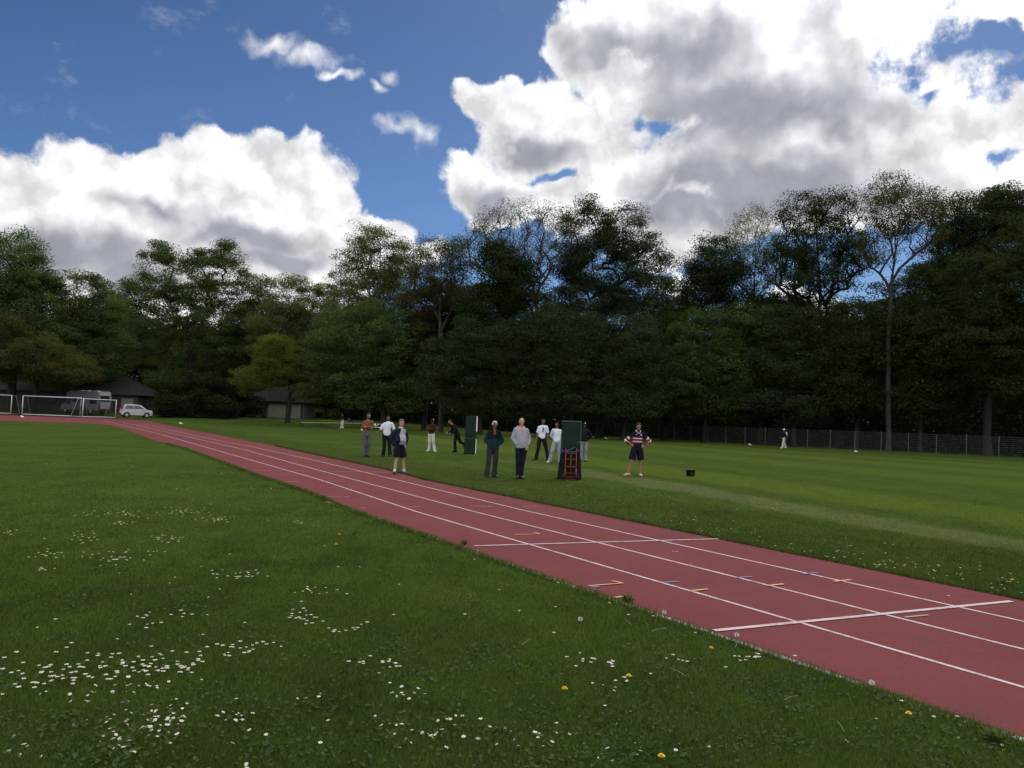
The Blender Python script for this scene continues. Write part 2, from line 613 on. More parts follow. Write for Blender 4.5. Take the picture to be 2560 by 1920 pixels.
# ------------------------------------------------------------------ running track
def track_mat():
    m = bpy.data.materials.new("tartan")
    m.use_nodes = True
    t = NT(m.node_tree)
    b = m.node_tree.nodes['Principled BSDF']
    p = t.n('ShaderNodeTexCoord').outputs['Object']
    big = t.noise(p, 0.5, 5, 0.6)
    grain = t.noise(p, 130, 2, 0.7)
    mid = t.noise(p, 7, 5, 0.7)
    c = t.mix(t.smooth(big, 0.3, 0.7), rgb(0.108, 0.026, 0.028), rgb(0.140, 0.036, 0.038))
    c = t.mix(t.math('MULTIPLY', t.smooth(mid, 0.42, 0.70), 0.55), c, rgb(0.105, 0.030, 0.034))
    c = t.mix(t.math('MULTIPLY', t.smooth(grain, 0.35, 0.65), 0.6), c, rgb(0.185, 0.056, 0.058))
    gran = t.noise(p, 38, 3, 0.8)
    c = t.mix(t.math('MULTIPLY', t.smooth(gran, 0.46, 0.62), 0.30), c, rgb(0.085, 0.026, 0.028))
    scuff = t.smooth(t.noise(t.vec('MULTIPLY', p, (1.0, 1.4, 1)), 1.1, 6, 0.7, 0.6), 0.54, 0.74)
    c = t.mix(t.math('MULTIPLY', scuff, 0.65), c, rgb(0.085, 0.035, 0.037))
    t.put(b.inputs['Base Color'], c)
    b.inputs['Roughness'].default_value = 0.95
    b.inputs['Specular IOR Level'].default_value = 0.06
    bn = t.n('ShaderNodeBump')
    bn.inputs['Strength'].default_value = 0.35
    bn.inputs['Distance'].default_value = 0.004
    t.put(bn.inputs['Height'], grain)
    t.put(b.inputs['Normal'], bn.outputs[0])
    return m


def mark_mat(name, col):                    # worn paint: the red shows through in specks
    m = bpy.data.materials.new(name)
    m.use_nodes = True
    t = NT(m.node_tree)
    b = m.node_tree.nodes['Principled BSDF']
    p = t.n('ShaderNodeTexCoord').outputs['Object']
    w = t.noise(p, 60, 4, 0.7)
    w2 = t.noise(p, 4.0, 4, 0.7)
    f = t.math('MULTIPLY', t.smooth(t.math('ADD', w, t.math('MULTIPLY', t.math('SUBTRACT', w2, 0.5), 1.1)), 0.46, 0.76), 0.85)
    t.put(b.inputs['Base Color'], t.mix(f, rgb(*col), rgb(0.21, 0.08, 0.08)))
    b.inputs['Roughness'].default_value = 0.8
    return m


M_track = track_mat()
M_white = mark_mat("line_paint", (0.46, 0.36, 0.37))
M_orange = mark_mat("orange_paint", (0.56, 0.28, 0.12))
M_blue = mark_mat("blue_paint", (0.13, 0.16, 0.33))
M_pale = mark_mat("faded_paint", (0.36, 0.20, 0.20))
S_END = 71.0
L_PX = [(796, 1237), (666, 1195), (543, 1150), (470, 1123), (380, 1099), (318, 1074.5), (277, 1063), (225, 1058.5), (110, 1055), (40, 1052.5), (-60, 1050), (-220, 1046)]
R_PX = [(974, 1176), (796, 1139), (696, 1117), (555, 1089.5), (448, 1069), (366, 1051), (300, 1045), (150, 1040), (20, 1036), (-220, 1030)]
LANES_PX = [[(796, 1199), (579, 1137), (398, 1085), (259, 1052)], [(796, 1176), (615, 1126), (470, 1092), (307, 1056)], [(796, 1153.5), (633, 1118), (543, 1101), (353, 1060.5)]]
inner = [trk(s, N_L + 0.012 * math.sin(s * 1.7), 0.006) for s in np.linspace(-14, 5, 24)] + [at(x, y, 0.006) for x, y in L_PX]
outer = [trk(s, 0.02 * math.sin(s * 2.1), 0.006) for s in np.linspace(-14, 11, 26)] + [at(x, y, 0.006) for x, y in R_PX]
# a strip between the two edges, resampled to matching counts
def resample(pts, n):
    P = np.array([tuple(p) for p in pts])
    d = np.concatenate([[0], np.cumsum(np.linalg.norm(np.diff(P, axis=0), axis=1))])
    t = np.linspace(0, d[-1], n)
    return np.stack([np.interp(t, d, P[:, k]) for k in range(3)], -1)


PI_, PO_ = resample(inner, 150), resample(outer, 150)
tv = np.concatenate([PI_, PO_[::-1]])
track = mesh_np("running_track", tv, [list(range(len(tv)))[::-1]], M_track)
tag(track, "red four lane running track crossing the picture", kind='structure')
TRACK_POLY = np.concatenate([PI_[:, :2], PO_[::-1, :2]])


def in_poly(P, poly):
    x, y = P[:, 0], P[:, 1]
    c = np.zeros(len(P), bool)
    j = len(poly) - 1
    for i in range(len(poly)):
        xi, yi = poly[i]
        xj, yj = poly[j]
        q = ((yi > y) != (yj > y)) & (x < (xj - xi) * (y - yi) / (yj - yi + 1e-12) + xi)
        c ^= q
        j = i
    return c


def strip(name, m, a, b, w, z=0.010):
    """a painted band from a to b on the track"""
    d = (b - a)
    L = d.length
    d.normalize()
    q = Vector((-d.y, d.x, 0)) * w / 2
    n = max(1, int(L / 2))
    vs, fs = [], []
    for i in range(n + 1):
        c = a + d * (L * i / n)
        vs += [(c.x + q.x, c.y + q.y, z), (c.x - q.x, c.y - q.y, z)]
    for i in range(n):
        fs.append([2 * i + 1, 2 * i + 3, 2 * i + 2, 2 * i])
    return mesh_np(name, vs, fs, m, track)


for kk, far in zip((3, 2, 1), LANES_PX):
    pl = [trk(-14, -kk * LW), trk(-7, -kk * LW), trk(0, -kk * LW), trk(4, -kk * LW)] + [at(x, y) for x, y in far]
    vs, fs = [], []
    for i, q in enumerate(pl):
        dq = (pl[min(i + 1, len(pl) - 1)] - pl[max(i - 1, 0)]).normalized()
        w = Vector((-dq.y, dq.x, 0)) * 0.023
        vs += [(q.x + w.x, q.y + w.y, 0.010), (q.x - w.x, q.y - w.y, 0.010)]
        if i:
            fs.append([2 * i - 1, 2 * i + 1, 2 * i, 2 * i - 2])
    mesh_np("lane_line", vs, fs, M_white, track)


def pxline(name, m, x0, y0, x1, y1, w, z=0.0135):
    return strip(name, m, at(x0 * 1.1573, y0 * 1.1573), at(x1 * 1.1573, y1 * 1.1573), w, z)


pxline("cross_line", M_white, 1024, 1181, 1552, 1165.5, 0.055)
pxline("cross_line", M_white, 1543, 1365, 2185, 1301, 0.064)
pxline("cross_line", M_pale, 545, 1017, 848, 1021, 0.05)
for a in [(455, 982, 560, 984), (690, 1040, 745, 1041), (705, 1075, 756, 1074.5), (776, 1099, 790, 1098.6), (600, 1042, 650, 1041),
          (1000, 1057.5, 1028, 1057), (1040, 1096, 1068, 1095), (1955, 1336, 2006, 1331), (880, 1096.5, 908, 1095.5), (1015, 1094.5, 1045, 1094),
          (1130, 1095, 1160, 1094.6), (1452, 1193.5, 1457, 1193.3), (1460, 1194, 1465, 1193.8), (1488, 1223, 1494, 1222.6), (2046, 1289.5, 2051, 1289)]:
    pxline("distance_mark", M_pale, *a, 0.035)
for x, y in [(1511, 1277), (1675, 1266), (1820, 1256.5)]:
    pxline("relay_mark", M_orange, x - 18, y + 2.2, x + 18, y - 1.8, 0.042, 0.0165)
for x, y in [(1450, 1259.5), (1608, 1249), (1750, 1241)]:
    pxline("relay_mark", M_blue, x - 17, y + 1.4, x + 17, y - 1.0, 0.03, 0.0165)
pxline("relay_mark", M_blue, 1276, 1271.5, 1294, 1270, 0.03, 0.0165)
pxline("relay_mark", M_orange, 1328, 1294, 1348, 1291, 0.05, 0.0165)
for x0, y0, x1, y1, w in [(1270, 1268.5, 1346, 1262.5, 0.032), (1322, 1257.5, 1345, 1262.5, 0.04), (1112, 1157, 1167, 1155.3, 0.028), (1152, 1152, 1166, 1155.2, 0.034)]:
    pxline("arrow_mark", M_orange, x0, y0, x1, y1, w, 0.0165)

M_conc = mat("kerb_concrete", (0.30, 0.28, 0.25), 0.95, 0.35, 8, bump=0.5)
kb = MB()
for i in range(-13, 6):
    L = 0.985
    a = trk(i + 0.5, N_L - 0.035)
    sink = 0.0 if i < 9 else -0.012
    kb.box((a.x, a.y, -0.02 + 0.012 * rng.random() + sink), (0.055, L, 0.06), -math.atan2(TD.x, TD.y))
tag(kb.build("kerb", M_conc), "pale concrete edging between lawn and track", kind='structure')

# ------------------------------------------------------------------ trees
def leaf_mat(name, c0, c1, trans=0.35, tcol=None):
    m = bpy.data.materials.new(name)
    m.use_nodes = True
    t = NT(m.node_tree)
    m.node_tree.nodes.clear()
    g = t.n('ShaderNodeNewGeometry')
    f = t.math('ADD', t.math('MULTIPLY', g.outputs['Random Per Island'], 0.35),
               t.math('MULTIPLY', t.smooth(t.noise(g.outputs['Position'], 0.45, 3, 0.6), 0.3, 0.7), 0.65))
    c = t.mix(f, rgb(*c0), rgb(*c1))
    d = t.n('ShaderNodeBsdfDiffuse')
    tr = t.n('ShaderNodeBsdfTranslucent')
    gl = t.n('ShaderNodeBsdfGlossy')
    gl.inputs['Roughness'].default_value = 0.45
    gl.inputs['Color'].default_value = rgb(0.5, 0.55, 0.5)
    t.put(d.inputs['Color'], c)
    t.put(tr.inputs['Color'], t.mix(1.0, c, rgb(1.25, 1.25, 0.6), 'MULTIPLY'))
    mx = t.n('ShaderNodeMixShader')
    mx.inputs[0].default_value = trans
    m.node_tree.links.new(d.outputs[0], mx.inputs[1])
    m.node_tree.links.new(tr.outputs[0], mx.inputs[2])
    m2 = t.n('ShaderNodeMixShader')
    m2.inputs[0].default_value = 0.012
    m.node_tree.links.new(mx.outputs[0], m2.inputs[1])
    m.node_tree.links.new(gl.outputs[0], m2.inputs[2])
    o = t.n('ShaderNodeOutputMaterial')
    m.node_tree.links.new(m2.outputs[0], o.inputs[0])
    return m


LEAF = {
    'oak': leaf_mat("oak_leaves", (0.0450, 0.0760, 0.0230), (0.0920, 0.1340, 0.0400)),
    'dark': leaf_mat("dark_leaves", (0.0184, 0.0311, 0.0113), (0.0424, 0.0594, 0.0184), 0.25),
    'pale': leaf_mat("pale_leaves", (0.0658, 0.0948, 0.0304), (0.1201, 0.1400, 0.0557), 0.4),
    'gold': leaf_mat("golden_leaves", (0.0620, 0.0840, 0.0150), (0.1180, 0.1340, 0.0260), 0.4),
    'shade': leaf_mat("shade_leaves", (0.0100, 0.0170, 0.0070), (0.0240, 0.0340, 0.0120), 0.2),  # leaf colour darkened to stand in for the shade under the wood
    'olive': leaf_mat("olive_leaves", (0.0432, 0.0504, 0.0144), (0.0793, 0.0793, 0.0217), 0.35),
    'copper': leaf_mat("copper_leaves", (0.0284, 0.0231, 0.0155), (0.0580, 0.0437, 0.0257), 0.3),
    'cool': leaf_mat("cool_leaves", (0.0235, 0.0393, 0.0185), (0.0510, 0.0706, 0.0334), 0.3),
}
M_bark = mat("bark", (0.036, 0.032, 0.027), 0.95, 0.4, 3, bump=0.8, bscale=10)
M_barkd = mat("dark_bark", (0.020, 0.018, 0.016), 0.95, 0.4, 3, bump=0.8, bscale=10)
M_barkp = mat("pale_bark", (0.075, 0.068, 0.058), 0.95, 0.35, 3, bump=0.8, bscale=10)


def tubes_np(p0, p1, r0, r1, seg=5):
    d = p1 - p0
    d = d / np.maximum(np.linalg.norm(d, axis=1, keepdims=True), 1e-6)
    ref = np.where(np.abs(d[:, 2:3]) < 0.9, np.array([[0, 0, 1.0]]), np.array([[1.0, 0, 0]]))
    a = np.cross(d, ref)
    a /= np.linalg.norm(a, axis=1, keepdims=True)
    b = np.cross(a, d)
    th = 2 * np.pi * np.arange(seg) / seg
    cs, sn = np.cos(th)[None, :, None], np.sin(th)[None, :, None]
    ring = a[:, None] * cs + b[:, None] * sn
    v = np.concatenate([p0[:, None] + ring * r0[:, None, None], p1[:, None] + ring * r1[:, None, None]], 1)
    n = len(p0)
    off = (np.arange(n) * 2 * seg)[:, None]
    kk = np.arange(seg)[None]
    f = np.stack([off + kk, off + (kk + 1) % seg, off + seg + (kk + 1) % seg, off + seg + kk], -1).reshape(-1, 4)
    return v.reshape(-1, 3), f


def leaves_np(c, size, g, up=0.6):
    """rhombic leaves at the points c"""
    n = len(c)
    nrm = g.normal(size=(n, 3))
    nrm[:, 2] = np.abs(nrm[:, 2]) + up
    nrm /= np.linalg.norm(nrm, axis=1, keepdims=True)
    t = g.normal(size=(n, 3))
    t -= nrm * (t * nrm).sum(1, keepdims=True)
    t /= np.linalg.norm(t, axis=1, keepdims=True)
    b = np.cross(nrm, t)
    s = (size * g.uniform(0.6, 1.35, n))[:, None]
    v = np.stack([c + t * s * 0.62, c + b * s * 0.40 + nrm * s * 0.10, c - t * s * 0.62, c - b * s * 0.40 + nrm * s * 0.10], 1).reshape(-1, 3)
    return v, np.arange(n * 4).reshape(-1, 4)


def tree(name, label, group, D, trunk_px, lobes, leaf='oak', n_attr=260, per=90, sig=0.75, size=0.24, tr=0.4, bark=None, z0=0.0,
         path=None, seed=0, shell=0.5, fan=0.0, top=0.55, rmin=0.02, depth=None):
    g = np.random.default_rng(1000 + seed)
    b = base(trunk_px, D)
    b.z = z0 - 0.15
    cs, rs = [], []
    lobes = list(lobes)
    if per > 40:
        for l in list(lobes):
            for _ in range(3):
                a = g.uniform(0, 2 * np.pi)
                q = g.uniform(0.30, 0.52)
                lobes.append((l[0] + l[2] * 0.80 * math.cos(a), l[1] + l[3] * 0.80 * math.sin(a), l[2] * q, l[3] * q))
    for i, l in enumerate(lobes):
        c = atd(l[0], l[1], D)
        rx, rz = l[2] * mpp(D), l[3] * mpp(D)
        ry = depth if depth else min(rx, 5.5)
        c.y += (0 if i == 0 else g.uniform(-0.35, 0.35) * ry)
        cs.append(tuple(c))
        rs.append((rx, ry, rz))
    cs, rs = np.array(cs), np.array(rs)
    vol = (rs.prod(1)) ** 0.8
    cnt = np.maximum(6, (n_attr * (1.25 if per > 40 else 1.0) * vol / vol.sum()).astype(int))
    pts = []
    for c, r, n in zip(cs, rs, cnt):
        u = g.normal(size=(n, 3))
        u /= np.linalg.norm(u, axis=1, keepdims=True)
        rad = g.uniform(0, 1, n) ** (1.0 / 3.0)
        rad = np.where(g.random(n) < shell, g.uniform(0.78, 1.06, n), rad)
        pts.append(c + u * rad[:, None] * r)
    pts = np.concatenate(pts)
    pts = pts + g.normal(size=pts.shape) * 0.25
    pts[:, 2] = np.maximum(pts[:, 2], z0 + 0.6)
    # trunk
    zlo, zhi = (cs[:, 2] - rs[:, 2]).min(), (cs[:, 2] + rs[:, 2]).max()
    if path:
        tp = [np.array(tuple(b))] + [np.array(tuple(atd(x, y, D))) for x, y in path]
    else:
        cx, cy = np.average(cs[:, 0], weights=vol), np.average(cs[:, 1], weights=vol)
        H = z0 + (zhi - z0) * top
        fork = np.array([b.x * 0.72 + cx * 0.28 + g.normal() * 0.3, b.y * 0.7 + cy * 0.3, H * 0.62 + z0 * 0.38])
        tp = [np.array(tuple(b)), np.array([b.x * 0.9 + fork[0] * 0.1 + g.normal() * 0.12, b.y, z0 + (H - z0) * 0.3]), fork, np.array([cx, cy, H])]
    P, par = [], []
    for i in range(len(tp) - 1):
        L = np.linalg.norm(tp[i + 1] - tp[i])
        m = max(2, int(L / 1.1))
        for j in range(m):
            P.append(tp[i] + (tp[i + 1] - tp[i]) * j / m + g.normal(size=3) * np.array([0.05, 0.05, 0]) * (len(P) > 1))
            par.append(len(P) - 2)
    P.append(tp[-1])
    par.append(len(P) - 2)
    trunk_n = len(P)
    first = max(1, int(trunk_n * (0.40 if not path else 0.46)))
    order = np.argsort(((pts - P[-1]) ** 2).sum(1))
    buf = np.zeros((trunk_n + len(pts) * 12, 3))
    buf[:trunk_n] = np.array(P)
    n = trunk_n
    par = list(par)
    if fan > 0:
        order = np.argsort(pts[:, 2])
    for ai in order:
        a = pts[ai]
        dv = a - buf[first:n]
        dist = np.linalg.norm(dv, axis=1)
        cost = dist * (1.0 + 0.7 * np.maximum(0, -dv[:, 2] / (dist + 1e-6))) 
        if fan > 0:
            hz = np.hypot(dv[:, 0], dv[:, 1])
            cost = cost * (1 + fan * 6 * np.maximum(0, hz / (np.maximum(dv[:, 2], 0.0) + 0.4) - 0.75))
        j = first + int(np.argmin(cost))
        L = np.linalg.norm(a - buf[j])
        m = int(np.clip(L / 1.0, 1, 10))
        pd = buf[j] - buf[par[j]] if par[j] >= 0 else np.array([0, 0, 1.0])
        pd = pd / (np.linalg.norm(pd) + 1e-6)
        ctrl = buf[j] + (a - buf[j]) * 0.5 + pd * L * 0.16 + np.array([0, 0, 0.10 * L])
        prev, st = j, buf[j].copy()
        for q in range(1, m + 1):
            t = q / m
            x = (1 - t) ** 2 * st + 2 * t * (1 - t) * ctrl + t * t * a
            if q < m:
                x = x + g.normal(size=3) * 0.07
            buf[n] = x
            par.append(prev)
            prev = n
            n += 1
    buf = buf[:n]
    par = np.array(par)
    cntl = np.zeros(n)
    isleaf = np.ones(n, bool)
    isleaf[par[par >= 0]] = False
    cntl[isleaf] = 1
    for i in range(n - 1, 0, -1):
        cntl[par[i]] += cntl[i]
    rad = np.maximum(rmin, tr * (cntl / cntl[0]) ** (0.58 if fan >= 0.3 else 0.5))
    # a slimmer stem towards the fork
    for i in range(trunk_n):
        rad[i] *= 1.0 - 0.30 * i / trunk_n + (0.35 if i == 0 else 0.0)
    idx = np.arange(1, n)
    v, f = tubes_np(buf[par[idx]], buf[idx] + (buf[idx] - buf[par[idx]]) * 0.03, rad[par[idx]] * np.where(idx < trunk_n, 1, 0.85), rad[idx], 6 if tr > 0.3 else 5)
    root = empty(name, (b.x, b.y, z0), 0, label, 'tree', group)
    o = np.array([b.x, b.y, z0])
    mesh_np("trunk", v - o, f, bark or M_bark, root, True)
    # leaves cluster in flattened sprays round the twig ends
    nl = g.poisson(per * (2.8 if per > 40 else 2.2), len(pts))
    lc = np.repeat(pts, nl, 0)
    sg = np.repeat(g.uniform(0.55, 1.3, len(pts)) * sig, nl)[:, None]
    off = g.normal(size=lc.shape)
    ln = np.linalg.norm(off, axis=1, keepdims=True)
    off *= np.minimum(1, 1.7 / ln)
    lc = lc + off * sg * np.array([1.15, 1.15, 0.55])
    lc[:, 2] = np.maximum(lc[:, 2], z0 + 0.3)
    v, f = leaves_np(lc, size * 0.67, g, 0.35)
    mesh_np("crown", v - o, f, LEAF[leaf], root)
    return root


WG = "trees along the edge of the wood"
tree("oak_tree", "tall bushy oak at the left edge of the picture, above the clubhouse roof", WG, 116, 30, [(10, 660, 105, 95), (-70, 720, 140, 150), (85, 725, 80, 85), (20, 820, 140, 110)], 'oak', 380, 100, 0.85, 0.27, 0.55, seed=1, z0=0.7)
tree("maple_tree", "low tree with yellowish leaves over the goals beside the clubhouse", WG, 109, 86, [(120, 895, 95, 48), (5, 860, 62, 85), (170, 930, 60, 30)], 'olive', 170, 95, 0.7, 0.22, 0.35, M_barkd, seed=2, z0=0.3)
tree("oak_tree", "rounded green tree between the tall left oak and the gap of bright cloud", WG, 122, 180, [(215, 750, 78, 66), (175, 825, 105, 90), (262, 780, 48, 58), (150, 900, 120, 60), (250, 880, 70, 60)], 'oak', 300, 95, 0.85, 0.27, 0.45, seed=3, z0=0.75)
tree("oak_tree", "broad oak with two open tips behind the hipped clubhouse roof", WG, 138, 468, [(480, 790, 125, 85), (405, 680, 55, 62), (470, 705, 62, 55), (560, 685, 58, 66), (404, 632, 22, 26), (562, 636, 26, 28), (500, 655, 26, 26), (380, 800, 80, 80), (570, 800, 85, 95), (346, 715, 32, 28), (450, 890, 150, 75)], 'oak', 420, 80, 0.8, 0.27, 0.55, M_barkd, seed=4, z0=0.75)
tree("oak_tree", "small round topped tree just right of the broad oak with open tips", WG, 142, 620, [(635, 745, 50, 52), (640, 830, 80, 90), (600, 900, 90, 70)], 'oak', 220, 90, 0.85, 0.28, 0.4, seed=5, z0=0.9)
tree("lime_tree", "light green tree with a feathery top behind the low golden maple", WG, 134, 745, [(715, 745, 45, 62), (765, 770, 65, 58), (800, 810, 70, 80), (720, 840, 90, 80), (820, 880, 60, 60)], 'pale', 300, 80, 0.75, 0.25, 0.4, seed=6, z0=0.75)
tree("maple_tree", "low maple with golden green leaves in front of the white shed doors", WG, 112, 720, [(720, 915, 68, 38), (650, 945, 65, 32), (790, 968, 58, 40), (812, 1000, 42, 24), (690, 880, 55, 34)], 'gold', 210, 80, 0.62, 0.20, 0.34, M_barkd, seed=7, z0=0.35)
tree("lime_tree", "pale leaved tree with an airy crown left of the twiggy fan shaped ash", WG, 117, 915, [(950, 650, 66, 72), (872, 690, 50, 74), (895, 775, 82, 60), (1005, 690, 40, 70), (960, 740, 60, 60), (920, 600, 40, 36)], 'pale', 420, 48, 0.7, 0.24, 0.38, seed=8, z0=0.3, path=[(925, 900), (945, 770), (952, 690), (950, 610)], shell=0.5, fan=0.1)
tree("dense_tree", "dark dense tree filling the lower wood above the man in the brown sweater", WG, 108, 960, [(885, 850, 110, 85), (985, 870, 85, 100), (900, 950, 100, 55), (830, 920, 60, 60), (960, 960, 80, 50), (940, 1000, 90, 34), (1030, 990, 50, 34)], 'oak', 330, 100, 0.85, 0.28, 0.4, seed=9, z0=0.4)
tree("ash_tree", "thin leaved ash with upright fan of branches on a tall bare trunk", WG, 104, 1103, [(1095, 665, 75, 70), (1145, 655, 50, 58), (1050, 690, 45, 60), (1100, 730, 60, 40)], 'olive', 460, 28, 0.58, 0.20, 0.34, M_bark, seed=10, path=[(1103, 950), (1102, 850), (1098, 760), (1104, 690), (1106, 630)], fan=0.35, shell=0.6, rmin=0.025)
tree("copper_tree", "brownish copper tree under the fan shaped ash", WG, 110, 1060, [(1090, 770, 90, 65), (1160, 800, 55, 60), (1050, 850, 70, 70)], 'copper', 230, 85, 0.8, 0.25, 0.35, seed=11)
tree("ash_tree", "almost bare ash spreading a wide fan of twigs against the central cloud", WG, 106, 1352, [(1300, 570, 125, 68), (1225, 615, 72, 56), (1370, 590, 62, 75), (1300, 660, 90, 50)], 'olive', 860, 13, 0.5, 0.17, 0.55, M_bark, seed=12, path=[(1350, 900), (1342, 770), (1328, 700), (1318, 620), (1320, 560)], fan=0.40, shell=0.65, rmin=0.020)
tree("sycamore_tree", "compact dark sycamore in front of the almost bare ash", WG, 102, 1230, [(1250, 685, 62, 72), (1305, 710, 45, 56), (1225, 765, 70, 48)], 'dark', 240, 70, 0.75, 0.25, 0.4, M_barkd, seed=13)
tree("sycamore_tree", "huge domed tree right of the almost bare ash, highest crown in the centre", WG, 110, 1500, [(1500, 660, 95, 78), (1465, 570, 60, 72), (1570, 585, 72, 68), (1622, 655, 52, 62), (1420, 645, 45, 66), (1600, 735, 85, 66), (1480, 765, 110, 72)], 'cool', 620, 55, 0.72, 0.24, 0.55, M_barkd, seed=14, shell=0.55)
tree("lime_tree", "lighter green tree tucked behind the right flank of the domed tree", WG, 118, 1690, [(1680, 760, 40, 62), (1655, 840, 70, 90), (1700, 900, 60, 70)], 'oak', 220, 85, 0.8, 0.27, 0.35, seed=15)
tree("holly_tree", "speckled understorey tree behind the man in the teal jacket", WG, 100, 1200, [(1190, 880, 100, 90), (1130, 930, 80, 70), (1250, 900, 70, 80), (1190, 1000, 80, 36), (1260, 1000, 60, 34)], 'cool', 260, 80, 0.75, 0.24, 0.3, M_barkd, seed=16)
tree("holly_tree", "speckled understorey tree behind the man in the printed white shirt", WG, 100, 1430, [(1390, 850, 100, 90), (1430, 930, 100, 70), (1320, 880, 60, 80), (1430, 1005, 80, 36), (1340, 1000, 60, 32)], 'cool', 280, 80, 0.75, 0.24, 0.3, M_barkd, seed=17)
tree("holly_tree", "understorey tree with grey green sprays behind the player in the striped jersey", WG, 101, 1560, [(1560, 880, 100, 85), (1510, 960, 90, 50), (1610, 950, 80, 60), (1560, 1010, 90, 36), (1500, 1010, 50, 32)], 'cool', 280, 80, 0.75, 0.24, 0.3, M_barkd, seed=18)
tree("sycamore_tree", "medium green tree beside the bright sky gap, left of the two feathery birches", WG, 112, 1790, [(1785, 665, 60, 76), (1755, 720, 42, 46), (1825, 705, 50, 56)], 'cool', 300, 48, 0.72, 0.24, 0.4, M_barkd, seed=19)
tree("birch_tree", "feathery sparse tree left of the big forked tree", WG, 115, 1885, [(1885, 590, 60, 76), (1890, 665, 68, 58), (1835, 600, 28, 40)], 'pale', 440, 20, 0.55, 0.19, 0.3, M_bark, seed=20, path=[(1885, 900), (1884, 760), (1888, 650), (1890, 560)], fan=0.3, shell=0.6, rmin=0.025)
tree("beech_tree", "big forked tree with a leaning black trunk and sky showing through its crown", WG, 104, 2100, [(2050, 625, 108, 66), (2000, 540, 58, 58), (2085, 528, 68, 48), (1975, 655, 72, 56), (2135, 630, 48, 70), (2025, 712, 88, 36)], 'dark', 680, 40, 0.64, 0.23, 0.5, M_barkd, seed=21, path=[(2098, 920), (2094, 856), (2077, 795), (2052, 735), (2045, 640), (2040, 570)], shell=0.45, fan=0.22)
tree("birch_tree", "tallest feathery tree on a thin straight grey trunk near the right edge", WG, 95, 2222, [(2265, 525, 92, 62), (2212, 480, 52, 40), (2200, 600, 52, 66), (2310, 560, 50, 66)], 'olive', 540, 26, 0.56, 0.19, 0.30, M_bark, seed=22, path=[(2222, 950), (2224, 800), (2230, 680), (2245, 590), (2255, 500)], fan=0.3, shell=0.6, rmin=0.025)
tree("beech_tree", "very dark spreading tree in the upper right corner of the wood", WG, 108, 2460, [(2440, 565, 95, 76), (2520, 535, 78, 58), (2395, 645, 85, 76), (2570, 600, 95, 90), (2350, 720, 70, 70)], 'dark', 480, 75, 0.8, 0.26, 0.5, M_barkd, seed=23)
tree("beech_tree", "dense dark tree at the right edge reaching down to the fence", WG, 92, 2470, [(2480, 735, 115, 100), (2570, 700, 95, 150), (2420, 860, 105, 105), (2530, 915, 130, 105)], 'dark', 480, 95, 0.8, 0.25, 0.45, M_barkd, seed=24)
for i, (x, d, lb, lf, lab) in enumerate([
        (1760, 108, [(1755, 870, 95, 85), (1720, 950, 80, 70), (1800, 940, 80, 70)], 'oak', "understorey tree behind the far left stretch of fence, right of the jersey player"),
        (1900, 106, [(1890, 850, 105, 80), (1930, 930, 100, 75), (1850, 930, 80, 80)], 'oak', "leafy understorey tree left of the leaning black trunk"),
        (1985, 102, [(1990, 830, 80, 70), (1960, 930, 80, 80), (2040, 920, 70, 80)], 'cool', "understorey tree behind the man walking along the fence"),
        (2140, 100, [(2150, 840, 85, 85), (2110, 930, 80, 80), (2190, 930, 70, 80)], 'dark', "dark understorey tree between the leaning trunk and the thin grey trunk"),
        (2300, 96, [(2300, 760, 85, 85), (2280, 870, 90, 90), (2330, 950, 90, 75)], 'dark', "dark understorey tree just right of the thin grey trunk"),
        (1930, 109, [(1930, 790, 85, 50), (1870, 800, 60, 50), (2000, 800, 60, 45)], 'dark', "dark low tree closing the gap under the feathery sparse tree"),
        (540, 121, [(530, 972, 72, 32), (470, 985, 60, 34)], 'shade', "small tree with leaves coloured shade dark, overhanging the left end of the shed roof"),
        (1660, 112, [(1650, 950, 80, 70), (1690, 870, 60, 70)], 'oak', "understorey tree behind the first fence posts")]):
    tree("holly_tree", lab, WG, d, x, list(lb) + [(x, 1012, 75, 34), (x - 60, 1000, 50, 30), (x + 60, 1005, 50, 30)], lf, 270, 85, 0.75, 0.25, 0.3, M_barkd, seed=40 + i)
for i, (x, d, cy, lab) in enumerate([(560, 158, 880, "tree deep in the wood behind the shed roof"), (960, 150, 830, "tree deep in the wood behind the pale airy tree"),
                                     (1160, 148, 810, "tree deep in the wood behind the copper tree"), (1370, 146, 800, "tree deep in the wood behind the bare ash trunk"),
                                     (1560, 146, 820, "tree deep in the wood behind the domed tree"), (1760, 142, 830, "tree deep in the wood behind the gap of sky"),
                                     (1960, 138, 860, "tree deep in the wood behind the leaning black trunk"), (2180, 134, 800, "tree deep in the wood behind the thin grey trunk"),
                                     (2420, 130, 760, "tree deep in the wood behind the dark right hand trees"),
                                     (250, 162, 830, "tree deep in the wood behind the clubhouse ridge"), (700, 160, 840, "tree deep in the wood behind the feathery light green tree"),
                                     (820, 156, 860, "tree deep in the wood right of the feathery light green tree"), (410, 164, 830, "tree deep in the wood behind the open tipped oak"),
                                     (60, 160, 800, "tree deep in the wood behind the tall left oak")]):
    tree("dense_tree", lab, WG, d, x, [(x, cy, 110, 85), (x - 70, cy + 80, 90, 90), (x + 70, cy + 80, 90, 90)], 'dark', 260, 70, 1.0, 0.36, 0.4, M_barkd, seed=60 + i, z0=0.4)

